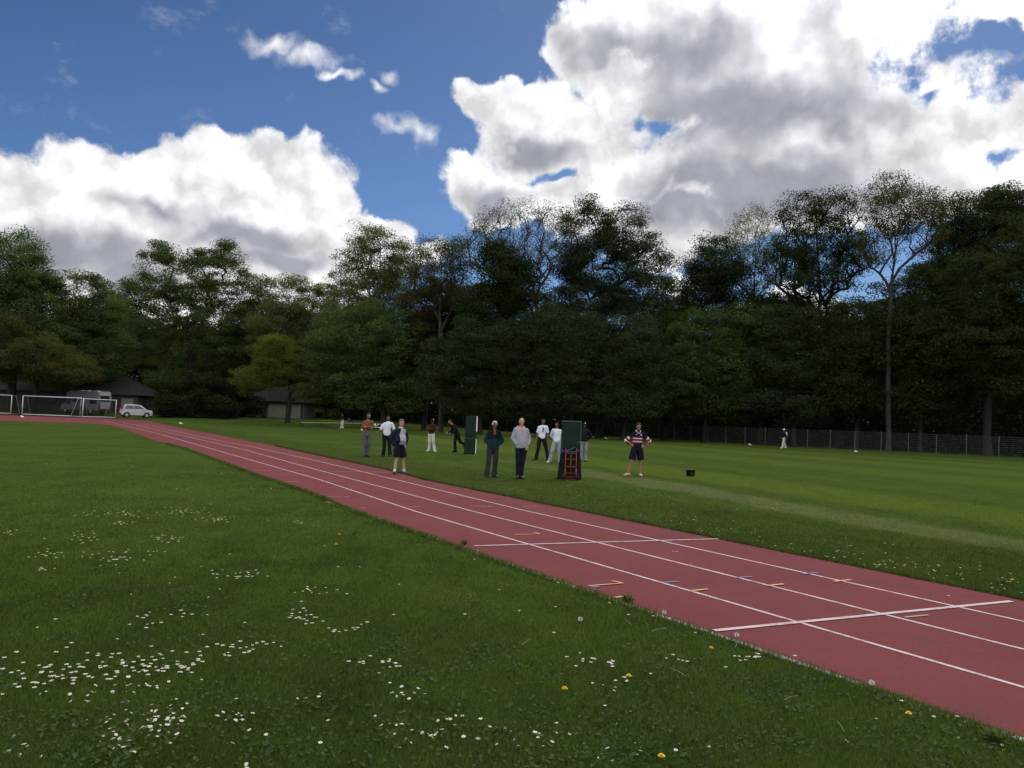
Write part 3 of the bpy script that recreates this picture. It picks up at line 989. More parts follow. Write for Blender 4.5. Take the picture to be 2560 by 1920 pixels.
# the undergrowth, its shade put into the leaf colour, and the deep wood that read as one mass
g = np.random.default_rng(5)
line = np.array([(-95, 150), (-60, 146), (-20, 136), (8, 128), (30, 114), (44, 100), (62, 86), (78, 62)], float)
seg = np.linalg.norm(np.diff(line, axis=0), axis=1)
cum = np.concatenate([[0], np.cumsum(seg)])
def along(t):
    return np.stack([np.interp(t, cum, line[:, 0]), np.interp(t, cum, line[:, 1])], -1)
n = 2600
t = g.uniform(0, cum[-1], n)
q = along(t)
outd = q / np.linalg.norm(q, axis=1, keepdims=True)
q = q + outd * g.uniform(0, 12, n)[:, None]
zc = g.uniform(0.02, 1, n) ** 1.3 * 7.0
cl = np.concatenate([q, zc[:, None]], 1)
lc = np.repeat(cl, 60, 0)
lc = lc + g.normal(size=lc.shape) * np.array([0.9, 0.9, 0.6])
lc[:, 2] = np.maximum(lc[:, 2], 0.15)
v, f = leaves_np(lc, 0.26, g)
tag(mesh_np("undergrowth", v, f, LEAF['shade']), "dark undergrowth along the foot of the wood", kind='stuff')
parts = []
for n, d0, d1, h, k, sg_, sz in [(1500, 14, 26, 13, 45, 1.2, 0.50), (2600, 28, 52, 19, 45, 1.9, 0.95)]:
    t = g.uniform(0, cum[-1], n)
    q = along(t)
    outd = q / np.linalg.norm(q, axis=1, keepdims=True)
    q = q + outd * g.uniform(d0, d1, n)[:, None]
    cl = np.concatenate([q, (g.uniform(0.0, 1, n) ** 1.25 * h)[:, None]], 1)
    lc = np.repeat(cl, k, 0)
    lc = lc + g.normal(size=lc.shape) * np.array([sg_, sg_, sg_ * 0.7])
    lc[:, 2] = np.maximum(lc[:, 2], 0.2)
    parts.append(leaves_np(lc, sz, g))
v = np.concatenate([a for a, _ in parts])
f = np.arange(len(v)).reshape(-1, 4)
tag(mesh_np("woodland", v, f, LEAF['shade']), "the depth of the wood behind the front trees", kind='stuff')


def bush(label, x, y, D, rx, ry, leaf, n_attr, z0, seed, grp):
    g = np.random.default_rng(300 + seed)
    b = base(x, D)
    b.z = z0
    root = empty("bush", b, 0, label, 'bush', grp)
    c = np.array(tuple(atd(x, y, D)))
    r = np.array([rx * mpp(D), min(3.0, rx * mpp(D)), ry * mpp(D)])
    u = g.normal(size=(n_attr, 3))
    u /= np.linalg.norm(u, axis=1, keepdims=True)
    p = c + u * r * (g.uniform(0.35, 1.05, n_attr) * (1 + 0.18 * np.sin(u[:, 0] * 6 + seed)))[:, None]
    p[:, 2] = np.maximum(p[:, 2], z0 + 0.25)
    o = np.array(tuple(b))
    bb = np.repeat(np.array([[b.x, b.y, z0 - 0.1]]), n_attr, 0) + g.normal(size=(n_attr, 3)) * np.array([r[0] * 0.3, 0.4, 0])
    v, f = tubes_np(bb, p, np.full(n_attr, 0.03), np.full(n_attr, 0.01), 4)
    mesh_np("stem", v - o, f, M_barkd, root)
    lc = np.repeat(p, 70, 0)
    lc = lc + g.normal(size=lc.shape) * np.array([0.42, 0.42, 0.3])
    lc[:, 2] = np.maximum(lc[:, 2], z0 + 0.08)
    v, f = leaves_np(lc, 0.17, g)
    mesh_np("foliage", v - o, f, LEAF[leaf], root)


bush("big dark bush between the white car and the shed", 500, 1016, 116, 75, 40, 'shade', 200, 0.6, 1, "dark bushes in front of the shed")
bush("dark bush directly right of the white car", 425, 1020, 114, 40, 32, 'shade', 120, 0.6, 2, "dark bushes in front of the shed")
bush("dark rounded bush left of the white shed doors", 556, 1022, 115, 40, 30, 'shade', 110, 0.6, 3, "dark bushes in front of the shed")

# ------------------------------------------------------------------ buildings
M_wall = mat("dark_render", (0.055, 0.05, 0.045), 0.95, 0.2, 1.5)
M_tile = mat("roof_tiles", (0.017, 0.0165, 0.0165), 1.0, 0.35, 4, bump=0.6, bscale=6)
M_door = mat("pale_door", (0.20, 0.19, 0.155), 0.8, 0.10, 3)
M_wood = mat("dark_timber", (0.035, 0.028, 0.022), 0.9, 0.3, 5)
M_glassd = mat("dark_glass", (0.012, 0.014, 0.016), 0.12, 0.2, 3, 0.6)
M_pale = mat("pale_panel", (0.17, 0.16, 0.145), 0.8, 0.15, 3)


def house(root, L, Wd, h, hr, hipL, hipR, over=0.5):
    """long side along -x from the origin corner, ridge in the middle"""
    mb = MB()
    t = 0.25
    mb.box((-L / 2, t / 2, h / 2), (L, t, h))
    mb.box((-L / 2, Wd - t / 2, h / 2), (L, t, h))
    mb.box((-t / 2, Wd / 2, h / 2), (t, Wd - 2 * t, h))
    mb.box((-L + t / 2, Wd / 2, h / 2), (t, Wd - 2 * t, h))
    w = mb.build("wall", M_wall, root)
    o = over
    e = h - 0.12
    A, B, C_, D_ = (o, -o, e), (o, Wd + o, e), (-L - o, Wd + o, e), (-L - o, -o, e)
    R1, R2 = (-hipR, Wd / 2, hr), (-L + hipL, Wd / 2, hr)
    th = 0.14
    top = [A, B, C_, D_, R1, R2]
    vs = top + [(x, y, z - th) for x, y, z in top]
    fs = [[0, 1, 4], [1, 2, 5, 4], [2, 3, 5], [3, 0, 4, 5], [6, 10, 7], [7, 10, 11, 8], [8, 11, 9], [9, 11, 10, 6],
          [0, 6, 7, 1], [1, 7, 8, 2], [2, 8, 9, 3], [3, 9, 6, 0]]
    MB().add(vs, fs).build("roof", M_tile, root)
    return w


ch = empty("clubhouse", base(343, 121, 0.75), R(-3), "dark hip roofed clubhouse behind the goals and the camper van", 'building')
house(ch, 34, 8.5, 2.75, 5.3, 4.5, 4.0)
for x, w, z, hh in [(-3.1, 1.0, 1.05, 2.1), (-9.5, 1.6, 1.5, 1.1), (-13, 1.6, 1.5, 1.1), (-19, 1.0, 1.05, 2.1), (-23, 1.6, 1.5, 1.1), (-28, 1.6, 1.5, 1.1)]:
    if hh > 2:
        fr = MB().box((x, -0.03, z), (w, 0.06, hh)).build("door", M_wood, ch)
        MB().tube([(x + w * 0.35, -0.10, z), (x + w * 0.35, -0.10, z + 0.12)], 0.015).build("handle", M_pale, fr)
    else:
        fr = MB().box((x, -0.03, z), (w, 0.06, hh)).build("window", M_wood, ch)
        MB().box((x, -0.066, z), (w - 0.16, 0.012, hh - 0.16)).build("pane", M_glassd, fr)
MB().box((-1.5, -0.03, 1.35), (1.7, 0.06, 1.4)).build("shutter", M_pale, ch)
MB().box((0.03, 2.0, 1.1), (0.06, 1.2, 2.1)).build("door", M_wood, ch)
MB().box((0.03, 5.4, 1.5), (0.06, 1.4, 1.0)).build("window", M_wood, ch)

sh = empty("shed", base(768, 128, 0.75), R(2), "low dark shed with three whitish garage doors under the golden maple", 'building')
k_ = mpp(128)
house(sh, 19.0, 7, 2.75, 5.0, 3.0, 3.0, 0.7)
for x0, x1 in [(618, 651), (671, 715), (728, 761)]:
    a, b_ = (x0 - 768) * k_, (x1 - 768) * k_
    f_ = MB().box(((a + b_) / 2, -0.06, 1.22), (b_ - a, 0.08, 2.3)).build("garage_door", M_door, sh)
    mb = MB()
    for q_ in range(1, 5):
        mb.box(((a + b_) / 2, -0.104, 0.07 + q_ * 0.46), (b_ - a - 0.1, 0.012, 0.025))
    mb.build("panel_groove", M_pale, f_)
    mb = MB()
    mb.tube([((a + b_) / 2 - 0.1, -0.13, 1.0), ((a + b_) / 2 + 0.1, -0.13, 1.0)], 0.018)
    mb.build("handle", M_wood, f_)
for x0 in (-13.6, -6.2, -2.35, -0.4):
    MB().box((x0 - 0.4, -0.35, 1.32), (0.25, 0.25, 2.6)).build("post", M_wood, sh)
MB().box((-8.3, -0.05, 2.5), (15.5, 0.06, 0.22)).build("lintel", M_wood, sh)

# ------------------------------------------------------------------ goals
M_alu = mat("white_aluminium", (0.52, 0.53, 0.54), 0.45, 0.06, 4, 0.5)
M_net = mat("dark_net", (0.018, 0.020, 0.022), 0.9, 0.2, 4)


def goal(label, a, b, h=2.44, dep=1.9):
    """front frame from a to b on the ground, net sloping back behind it"""
    a, b = Vector(a), Vector(b)
    root = empty("football_goal", a, math.atan2((b - a).y, (b - a).x), label, 'goal', "football goals parked behind the track")
    w = (b - a).length
    r = 0.06
    for x in (0, w):
        MB().tube([(x, 0, 0), (x, 0, h)], r, 10).build("goal_post", M_alu, root, True)
    MB().tube([(r, 0, h - r), (w - r, 0, h - r)], r * 0.97, 10).build("crossbar", M_alu, root, True)
    MB().tube([(r, 0, r), (w - r, 0, r)], r * 0.97, 10).build("ground_bar", M_alu, root, True)
    for x in (0, w):
        MB().tube([(x, 0.06, h - 0.05), (x, dep * 0.45, h - 0.1), (x, dep, 0.06), (x, 0.06, 0.06)], 0.028, 6).build("net_stay", M_alu, root)
    net = MB()
    nw = 0.012
    n = int(w / 0.10)
    for i in range(n + 1):
        x = w * i / n
        sag = 0.05 * math.sin(i * 1.3)
        net.tube([(x, 0.03, h - 0.03), (x, dep * 0.45, h - 0.16 + sag), (x, dep * 0.97, 0.03)], nw, 3, cap=False)
    for i in range(26):
        t = i / 25
        y, z = (dep * 0.45 * t / 0.3, h - 0.1) if t < 0.3 else (dep * (0.45 + 0.52 * (t - 0.3) / 0.7), (h - 0.12) * (1 - (t - 0.3) / 0.7))
        net.tube([(0, y, z), (w / 2, y, z - 0.05), (w, y, z)], nw, 3, cap=False)
    for x in (0, w):
        for i in range(15):
            t = i / 15
            net.tube([(x, dep * t, 0.03), (x, dep * t, h - 0.1 if t < 0.45 else h * (1 - (t - 0.45) / 0.55) + 0.02)], nw, 3, cap=False)
        for i in range(1, 18):
            z = h * i / 18
            net.tube([(x, 0, z), (x, dep * (1 - 0.55 * z / h), z)], nw, 3, cap=False)
    net.build("net", M_net, root)
    return root


ZG = 0.1
goal("white framed football goal with dark net, the widest of the goals, before the camper van", base(57, 105, ZG), base(202, 105, ZG))
goal("football goal turned at an angle, beside the white car", base(208, 103.5, ZG), base(290, 108.5, ZG), 2.36)
goal("football goal cut off by the left edge of the picture", base(-115, 106, ZG), base(29, 106, ZG))

# ------------------------------------------------------------------ vehicles
M_carw = mat("white_car_paint", (0.36, 0.37, 0.38), 0.35, 0.05, 3, 0.5)
M_vanw = mat("white_van_body", (0.15, 0.16, 0.168), 0.7, 0.08, 3, 0.5)
M_tyre = mat("tyre_rubber", (0.012, 0.012, 0.013), 0.9, 0.2, 6)
M_rim = mat("wheel_rim", (0.30, 0.30, 0.31), 0.4, 0.1, 6, 0.5, 0.6)
M_red = mat("tail_lamp_red", (0.30, 0.012, 0.012), 0.3, 0.1, 6)
M_plate = mat("plate_white", (0.6, 0.6, 0.58), 0.5, 0.05, 6)
M_black = mat("black_plastic", (0.015, 0.015, 0.016), 0.7, 0.2, 6)


def wheel(root, c, r, w, side):
    t = MB().tube([(c[0], c[1] - w / 2, c[2]), (c[0], c[1] - w / 2 + 0.02, c[2]), (c[0], c[1] + w / 2 - 0.02, c[2]), (c[0], c[1] + w / 2, c[2])], [r * 0.93, r, r, r * 0.93], 20).build("wheel", M_tyre, root, False)
    y = c[1] + side * (w / 2 + 0.006)
    MB().tube([(c[0], y - side * 0.012, c[2]), (c[0], y, c[2])], r * 0.62, 16).build("rim", M_rim, t)


def car(root):
    """length along x (front at +x), width along y"""
    side = [(-1.72, 0.30), (-1.76, 0.55), (-1.72, 0.92), (-1.60, 1.02), (-1.36, 1.42), (-1.15, 1.52), (-0.4, 1.55), (0.25, 1.48), (0.55, 1.35), (1.02, 1.0),
            (1.50, 0.90), (1.72, 0.72), (1.76, 0.45), (1.70, 0.28)]
    mb = MB()
    secs = [(-0.78, 0.94, 0.0), (-0.66, 1.0, 0.03), (0, 1.0, 0.045), (0.66, 1.0, 0.03), (0.78, 0.94, 0.0)]
    vs, fs = [], []
    n = len(side)
    for y, kx, dz in secs:
        for x, z in side:
            zz = z + (dz if z > 1.2 else 0)
            yy = y * (0.80 if z > 1.3 else (0.9 if z > 1.05 else 1.0))
            vs.append((x * kx, yy, zz))
    for i in range(len(secs) - 1):
        for j in range(n):
            fs.append([i * n + j, i * n + (j + 1) % n, (i + 1) * n + (j + 1) % n, (i + 1) * n + j])
    fs.append(list(range(n)))
    fs.append([(len(secs) - 1) * n + j for j in range(n)][::-1])
    mb.add(vs, fs)
    mb.build("body", M_carw, root, False)
    for sy in (-1, 1):
        MB().add([(-1.36, sy * 0.795, 1.06), (-0.42, sy * 0.795, 1.04), (-0.45, sy * 0.672, 1.42), (-1.12, sy * 0.672, 1.42),
                  (-1.36, sy * 0.70, 1.06), (-0.42, sy * 0.70, 1.04), (-0.45, sy * 0.60, 1.42), (-1.12, sy * 0.60, 1.42)],
                 [[0, 1, 2, 3], [4, 7, 6, 5], [0, 4, 5, 1], [1, 5, 6, 2], [2, 6, 7, 3], [3, 7, 4, 0]]).build("side_window", M_glassd, root)
        MB().add([(-0.36, sy * 0.795, 1.04), (0.86, sy * 0.795, 1.04), (0.38, sy * 0.685, 1.38), (-0.38, sy * 0.672, 1.42),
                  (-0.36, sy * 0.70, 1.04), (0.86, sy * 0.70, 1.04), (0.38, sy * 0.60, 1.38), (-0.38, sy * 0.60, 1.42)],
                 [[0, 1, 2, 3], [4, 7, 6, 5], [0, 4, 5, 1], [1, 5, 6, 2], [2, 6, 7, 3], [3, 7, 4, 0]]).build("side_window", M_glassd, root)
        for x in (-1.12, 1.10):
            MB().tube([(x, sy * 0.80 - sy * 0.05, 0.30), (x, sy * 0.795, 0.30)], 0.36, 20).build("wheel_arch", M_black, root)
            wheel(root, (x, sy * 0.73, 0.29), 0.29, 0.17, sy)
        MB().box((0.72, sy * 0.86, 1.03), (0.12, 0.16, 0.12), 0, 0, 0.03).build("mirror", M_carw, root)
        MB().box((-1.655, sy * 0.70, 0.98), (0.13, 0.14, 0.36), 0, 0, 0.03).build("tail_lamp", M_red, root)
        MB().ball((1.62, sy * 0.58, 0.74), (0.12, 0.13, 0.10)).build("headlight", M_plate, root, True)
        MB().box((-0.3, sy * 0.815, 0.82), (0.14, 0.02, 0.03)).build("door_handle", M_carw, root)
    MB().add([(-1.665, -0.66, 1.02), (-1.665, 0.66, 1.02), (-1.43, 0.56, 1.41), (-1.43, -0.56, 1.41), (-1.58, -0.6, 1.04), (-1.58, 0.6, 1.04), (-1.37, 0.5, 1.40), (-1.37, -0.5, 1.40)],
             [[0, 1, 2, 3], [4, 7, 6, 5], [0, 4, 5, 1], [1, 5, 6, 2], [2, 6, 7, 3], [3, 7, 4, 0]]).build("rear_window", M_glassd, root)
    MB().add([(1.00, -0.62, 1.03), (1.00, 0.62, 1.03), (0.56, 0.54, 1.37), (0.56, -0.54, 1.37), (0.97, -0.62, 1.02), (0.97, 0.62, 1.02), (0.53, 0.54, 1.36), (0.53, -0.54, 1.36)],
             [[0, 1, 2, 3], [4, 7, 6, 5], [0, 4, 5, 1], [1, 5, 6, 2], [2, 6, 7, 3], [3, 7, 4, 0]]).build("windscreen", M_glassd, root)
    MB().box((-1.76, 0, 0.62), (0.02, 0.5, 0.12)).build("number_plate", M_plate, root)
    MB().box((-1.74, 0, 0.38), (0.10, 1.4, 0.16), 0, 0, 0.03).build("rear_bumper", M_black, root)


c_ = empty("parked_car", base(341, 104, 0.32), R(33), "small white hatchback parked beside the goals", 'car')
car(c_)
c_.scale = (1.04, 1.04, 1.04)

cv = empty("camper_van", base(215, 113, 0.45), R(161), "white camper van behind the goal nets with its rear to the right", 'camper van')
# front at +x, local; rotated so that the rear faces right and a little towards us
mb = MB()
mb.prism([(-3.2, 0.55), (-3.25, 2.2), (-3.1, 2.95), (-2.9, 3.05), (1.55, 3.05), (2.35, 2.75), (2.4, 2.15), (1.5, 2.1), (1.5, 0.55)], -1.1, 1.1)
mb.build("living_body", M_vanw, cv)
mb = MB()
mb.prism([(1.52, 0.45), (1.52, 2.02), (2.15, 2.0), (2.75, 1.25), (3.25, 1.1), (3.35, 0.8), (3.35, 0.45)], -0.98, 0.98)
mb.build("cab", M_vanw, cv)
for sy in (-1, 1):
    for x, w, z, h in [(-2.35, 1.2, 1.75, 0.8), (-0.3, 0.55, 1.9, 0.55), (0.75, 1.1, 1.85, 0.6)]:
        MB().box((x, sy * 1.11, z), (w, 0.03, h), 0, 0, 0.01).build("side_window", M_glassd, cv)
    MB().add([(1.60, sy * 0.99, 1.25), (2.60, sy * 0.99, 1.25), (2.1, sy * 0.99, 1.9), (1.60, sy * 0.99, 1.92), (1.60, sy * 0.97, 1.25), (2.60, sy * 0.97, 1.25), (2.1, sy * 0.97, 1.9), (1.60, sy * 0.97, 1.92)],
             [[0, 1, 2, 3], [4, 7, 6, 5], [0, 4, 5, 1], [1, 5, 6, 2], [2, 6, 7, 3], [3, 7, 4, 0]]).build("cab_window", M_glassd, cv)
    wheel(cv, (-1.9, sy * 0.92, 0.36), 0.36, 0.22, sy)
    wheel(cv, (2.55, sy * 0.88, 0.36), 0.36, 0.22, sy)
    MB().box((-0.9, sy * 1.105, 0.75), (4.4, 0.03, 0.25)).build("side_skirt", M_pale, cv)
    MB().box((-3.24, sy * 0.92, 0.95), (0.06, 0.2, 0.4)).build("tail_lamp", M_red, cv)
MB().box((-3.235, 0, 2.15), (0.05, 1.5, 0.75), 0, 0, 0.01).build("rear_window", M_glassd, cv)
MB().box((-3.40, 0.1, 1.15), (0.16, 1.5, 0.85), 0, 0, 0.03).build("rear_carrier", M_carw, cv)
MB().box((-3.215, 0, 2.72), (0.06, 1.9, 0.30)).build("rear_cap", M_carw, cv)
for x, sx in [(-2.0, 0.7), (-0.4, 0.6), (0.6, 0.7)]:
    MB().box((x, 0.2, 3.10), (sx, 0.6, 0.10), 0, 0, 0.02).build("roof_hatch", M_carw, cv)
MB().tube([(-3.0, -0.95, 3.07), (-3.0, -0.95, 3.16), (1.4, -0.95, 3.16), (1.4, -0.95, 3.07)], 0.02, 6).build("roof_rail", M_carw, cv)

# ------------------------------------------------------------------ fence
M_post = mat("fence_post", (0.085, 0.09, 0.085), 0.7, 0.15, 4, 0.2)
M_wire = mat("fence_wire", (0.085, 0.090, 0.088), 0.7, 0.15, 4, 0.3)
F0, F1 = Vector((15.5, 123, 0)), Vector((56, 65.3, 0))
fd = (F1 - F0).normalized()
fence = empty("mesh_fence", F0, math.atan2(fd.y, fd.x), "grey welded mesh fence with thin posts along the wood", 'fence')
FL = (F1 - F0).length
nP = int(FL / 3.0)
for i in range(nP + 1):
    x = 3.0 * i
    hp = 2.18 + 0.05 * math.sin(i * 2.3)
    MB().box((x + 0.06 * math.sin(i * 5.1), 0, hp / 2), (0.06, 0.06, hp)).build("post", M_post, fence)
mb = MB()
for j in range(11):
    z = 0.1 + j * 0.2
    mb.box((nP * 1.5, 0.045, z), (nP * 3.0, 0.010, 0.014))
for i in range(nP * 30):
    mb.box((0.05 + i * 0.1, 0.052, 1.1), (0.0045, 0.0045, 2.05))
mb.build("wire_mesh", M_wire, fence)

# ------------------------------------------------------------------ low railing, bench, markers
M_rail = mat("pale_rail", (0.34, 0.34, 0.33), 0.6, 0.15, 4)
ra, rb = base(755, 104, 0.10), base(905, 103, 0.05)
rl = empty("low_railing", ra, math.atan2((rb - ra).y, (rb - ra).x), "thin pale railing in the shade beside the two far players", 'railing')
RL = (rb - ra).length
MB().tube([(0, 0, 0.42), (RL, 0, 0.62)], 0.03, 6).build("rail", M_rail, rl)
for i in range(4):
    x = RL * (0.02 + 0.32 * i)
    MB().tube([(x, 0, -0.1), (x, 0, 0.42 + 0.2 * x / RL)], 0.03, 6).build("post", M_barkd, rl)
M_bench = mat("white_bench", (0.60, 0.60, 0.58), 0.6, 0.08, 5)
bn = empty("bench", base(946, 92, 0.0), R(4), "white slatted bench behind the brown sweater man", 'bench')
for x in (-1.1, 1.1):
    MB().box((x, 0, 0.22), (0.07, 0.42, 0.44)).build("leg", M_black, bn)
MB().box((0, 0, 0.46), (2.5, 0.45, 0.05)).build("seat", M_bench, bn)
mb = MB()
for i in range(7):
    mb.box((-1.05 + i * 0.35, 0.24, 0.74), (0.17, 0.04, 0.26))
mb.build("backrest", M_bench, bn)
MB().box((0, 0.275, 0.62), (2.4, 0.03, 0.06)).build("back_rail", M_bench, bn)
bg_ = empty("sports_bag", (base(950, 92).x, base(950, 92).y, 0.49), R(10), "dark red sports bag lying on the white bench", 'bag')
bg_.scale = (.55, .7, .75)
M_bag = cloth("bag_cloth", (0.09, 0.022, 0.022))
MB().rings([((-0.45, 0, 0.16), (0, 0.10, 0), (0, 0, 0.10)), ((-0.40, 0, 0.18), (0, 0.17, 0), (0, 0, 0.17)), ((0.40, 0, 0.18), (0, 0.17, 0), (0, 0, 0.17)), ((0.45, 0, 0.16), (0, 0.10, 0), (0, 0, 0.10))]).build("bag_body", M_bag, bg_, True)
MB().tube([(-0.15, 0, 0.34), (-0.10, 0, 0.46), (0.10, 0, 0.46), (0.15, 0, 0.34)], 0.015, 6).build("handle", M_black, bg_)

M_foam = mat("white_foam", (0.70, 0.70, 0.66), 0.7, 0.06, 6)
MK = [(55, 1043, "white boundary marker on the red track before the widest goal"), (452, 1060, "white boundary marker on the grass right of the white car"),
      (905, 1076, "white boundary marker just left of the brown sweater man"), (1198, 1084, "white boundary marker right beside the far green pad"),
      (1515, 1097, "white boundary marker between the green pad with the red truck and the jersey player"), (1875, 1113, "white boundary marker left of the man walking by the fence"),
      (2140, 1130, "white boundary marker below the fence, right of the walking man")]
for i, (x, y, lab) in enumerate(MK):
    p = at(x, y)
    sc = mpp(p.y) * 6.5
    o = empty("boundary_marker", p, R(-8 + 5 * i), lab, 'marker', "white markers along the boundary")
    mb = MB()
    mb.prism([(-0.5 * sc, 0.02), (0.62 * sc, 0.02), (0.60 * sc, 0.10 * sc), (-0.30 * sc, 0.62 * sc), (-0.42 * sc, 0.62 * sc)], -0.09, 0.09)
    mb.build("foam_wedge", M_foam, o)
    MB().box((0.05 * sc, 0, 0.011), (1.2 * sc, 0.28, 0.018)).build("base_strip", M_black, o)

# ------------------------------------------------------------------ green pads, hand truck, strap, bucket
M_pad = mat("green_vinyl", (0.010, 0.021, 0.014), 0.7, 0.2, 3, 0.15, 0, 0.5, 3)
M_pad2 = mat("green_vinyl_trim", (0.055, 0.085, 0.062), 0.5, 0.15, 5, 0.4)
M_padd = mat("dark_cover", (0.006, 0.010, 0.008), 0.8, 0.2, 3, 0.12, 0, 0.6, 5)
p = at(1176, 1135)
kx = mpp(p.y)
gp = empty("green_pad", p, R(-4), "tall dark green pad with white edges, farther one, beside the bowling player", 'pad', "tall green pads standing on the field")
w_, d_, h_ = 26.5 * kx, 0.55, 95 * kx
MB().box((-0.02, 0, h_ * 0.205), (w_ + 0.03, d_, h_ * 0.41 - 0.01), 0, 0, 0.025).build("lower_pad", M_pad, gp)
MB().box((0, 0, h_ * 0.705), (w_, d_, h_ * 0.59 - 0.012), 0, 0, 0.025).build("upper_pad", M_pad, gp)
MB().box((w_ / 2 + 0.025, -d_ / 2 + 0.05, h_ * 0.79), (0.045, 0.10, h_ * 0.40), 0, 0, 0.01).build("white_edge", M_foam, gp)
MB().box((w_ / 2 + 0.018, -d_ / 2 + 0.05, h_ * 0.2), (0.030, 0.10, h_ * 0.38), 0, 0, 0.008).build("white_edge", M_foam, gp)
MB().box((0, -d_ / 2 - 0.004, h_ * 0.41), (w_ * 0.98, 0.012, 0.018)).build("seam", M_pad2, gp)

p = at(1425, 1199)
kx = mpp(p.y)
p.y += 0.28
gp2 = empty("green_pad", p, R(-3), "tall dark green pad strapped to the red hand truck, nearer one", 'pad', "tall green pads standing on the field")
h_ = 146 * kx
wt_, wb_ = 48 * kx, 61 * kx
d_ = 0.5
zs = 0.50 * h_
MB().box((0, 0, (zs + h_) / 2), (wt_, d_, h_ - zs), 0, 0, 0.02).build("upper_pad", M_pad, gp2)
mb = MB()
segn = 28
rr = []
for zz, ww, dd in [(0.0, wb_, d_ + 0.14), (0.10, wb_ * 0.985, d_ + 0.12), (zs * 0.5, wb_ * 0.92, d_ + 0.07), (zs * 0.9, wt_ * 1.04, d_ + 0.03), (zs + 0.06, wt_ * 1.02, d_ + 0.02)]:
    ring = []
    for k in range(segn):
        a = 2 * math.pi * k / segn
        ca, sa = math.cos(a), math.sin(a)
        f_ = 1 / max(abs(ca), abs(sa)) * 0.97
        fold = 1 + 0.03 * math.sin(k * 2.4) * (1 - zz / (zs + 0.1))
        ring.append((ca * f_ * ww / 2 * fold, sa * f_ * dd / 2 * fold, zz))
    rr.append(ring)
vs = [q for r_ in rr for q in r_]
fs = [[i * segn + k, i * segn + (k + 1) % segn, (i + 1) * segn + (k + 1) % segn, (i + 1) * segn + k] for i in range(len(rr) - 1) for k in range(segn)]
fs += [list(range(segn))[::-1], [(len(rr) - 1) * segn + k for k in range(segn)]]
mb.add(vs, fs).build("lower_cover", M_padd, gp2)
MB().box((0, -d_ / 2 - 0.002, h_ - 0.012), (wt_ + 0.02, 0.03, 0.03)).build("top_trim", M_pad2, gp2)
MB().box((wt_ / 2 + 0.002, -d_ / 2 - 0.001, (h_ + zs) / 2 + 0.03), (0.022, 0.03, h_ - zs - 0.1)).build("side_trim", M_pad2, gp2)
MB().box((wt_ / 2 - 0.05, -d_ / 2 - 0.01, zs + 0.25), (0.09, 0.02, 0.02)).build("buckle", M_pale, gp2)

M_truck = mat("red_steel", (0.27, 0.036, 0.020), 0.6, 0.12, 8, 0.3)
M_strap = mat("blue_strap", (0.045, 0.085, 0.20), 0.8, 0.12, 10)
tp_ = at(1425.5, 1195.5)
tp_.y -= 0.02
ht = empty("hand_truck", (p.x + 0.01, p.y - d_ / 2 - 0.20, 0), R(-3), "red tubular hand truck leaning on the nearer green pad", 'hand truck')
ht.location.x = ray(1426, 1190).x / ray(1426, 1190).y * ht.location.y
hw, hh_ = 0.165, 0.96
lean = 0.17
def hp_(x, z):
    return (x, lean * z / hh_, z)
mb = MB()
for x in (-hw, hw):
    mb.tube([hp_(x, 0.09), hp_(x, hh_)], 0.0135, 8)
mb.tube([hp_(0, 0.20), hp_(0, 0.78)], 0.0115, 8)
for z in (0.09, 0.20, 0.40, 0.62, 0.80):
    mb.tube([hp_(-hw, z), hp_(hw, z)], 0.0115, 8)
mb.build("frame", M_truck, ht, True)
for x in (-hw, hw):
    MB().tube([(x, -0.055, 0.08), (x, -0.055, 0.30), (x, 0.03, 0.34)], 0.020, 8).build("wheel_guard", M_truck, ht, True)
    t_ = MB().tube([(x + (0.05 if x > 0 else -0.05) - 0.028, -0.05, 0.11), (x + (0.05 if x > 0 else -0.05) + 0.028, -0.05, 0.11)], 0.11, 20).build("wheel", M_tyre, ht)
    MB().tube([(x + (0.05 if x > 0 else -0.05) - 0.032, -0.05, 0.11), (x + (0.05 if x > 0 else -0.05) + 0.032, -0.05, 0.11)], 0.05, 14).build("rim", M_rim, t_)
MB().box((0, 0.12, 0.018), (0.42, 0.24, 0.012)).build("toe_plate", M_truck, ht)
mb = MB()
yb = -d_ / 2 - 0.05
zst = 0.90
mb.tube([(-wt_ / 2 - 0.02, 0.1, zst + 0.03), (-wt_ / 2 - 0.025, yb + 0.05, zst + 0.02), (-0.20, yb - 0.02, zst - 0.03), (-0.13, yb - 0.16, zst - 0.05), (0.15, yb - 0.16, zst - 0.05), (0.19, yb - 0.06, zst),
         (wt_ / 2 + 0.02, yb + 0.03, zst - 0.03), (wt_ / 2 + 0.02, 0.1, zst)], 0.013, 6)
mb.tube([(-0.12, yb - 0.11, zst - 0.02), (0.0, yb - 0.04, zst + 0.02), (0.10, yb - 0.02, zst + 0.08)], 0.014, 6)
mb.tube([(-wt_ / 2 - 0.02, yb + 0.01, zst - 0.10), (-0.22, yb - 0.01, zst - 0.05)], 0.010, 6)
sp_ = mb.build("strap", M_strap)
sp_.location = gp2.location
sp_.rotation_euler.z = R(-3)
tag(sp_, "blue lashing strap tying the red hand truck to the green pad", 'strap')

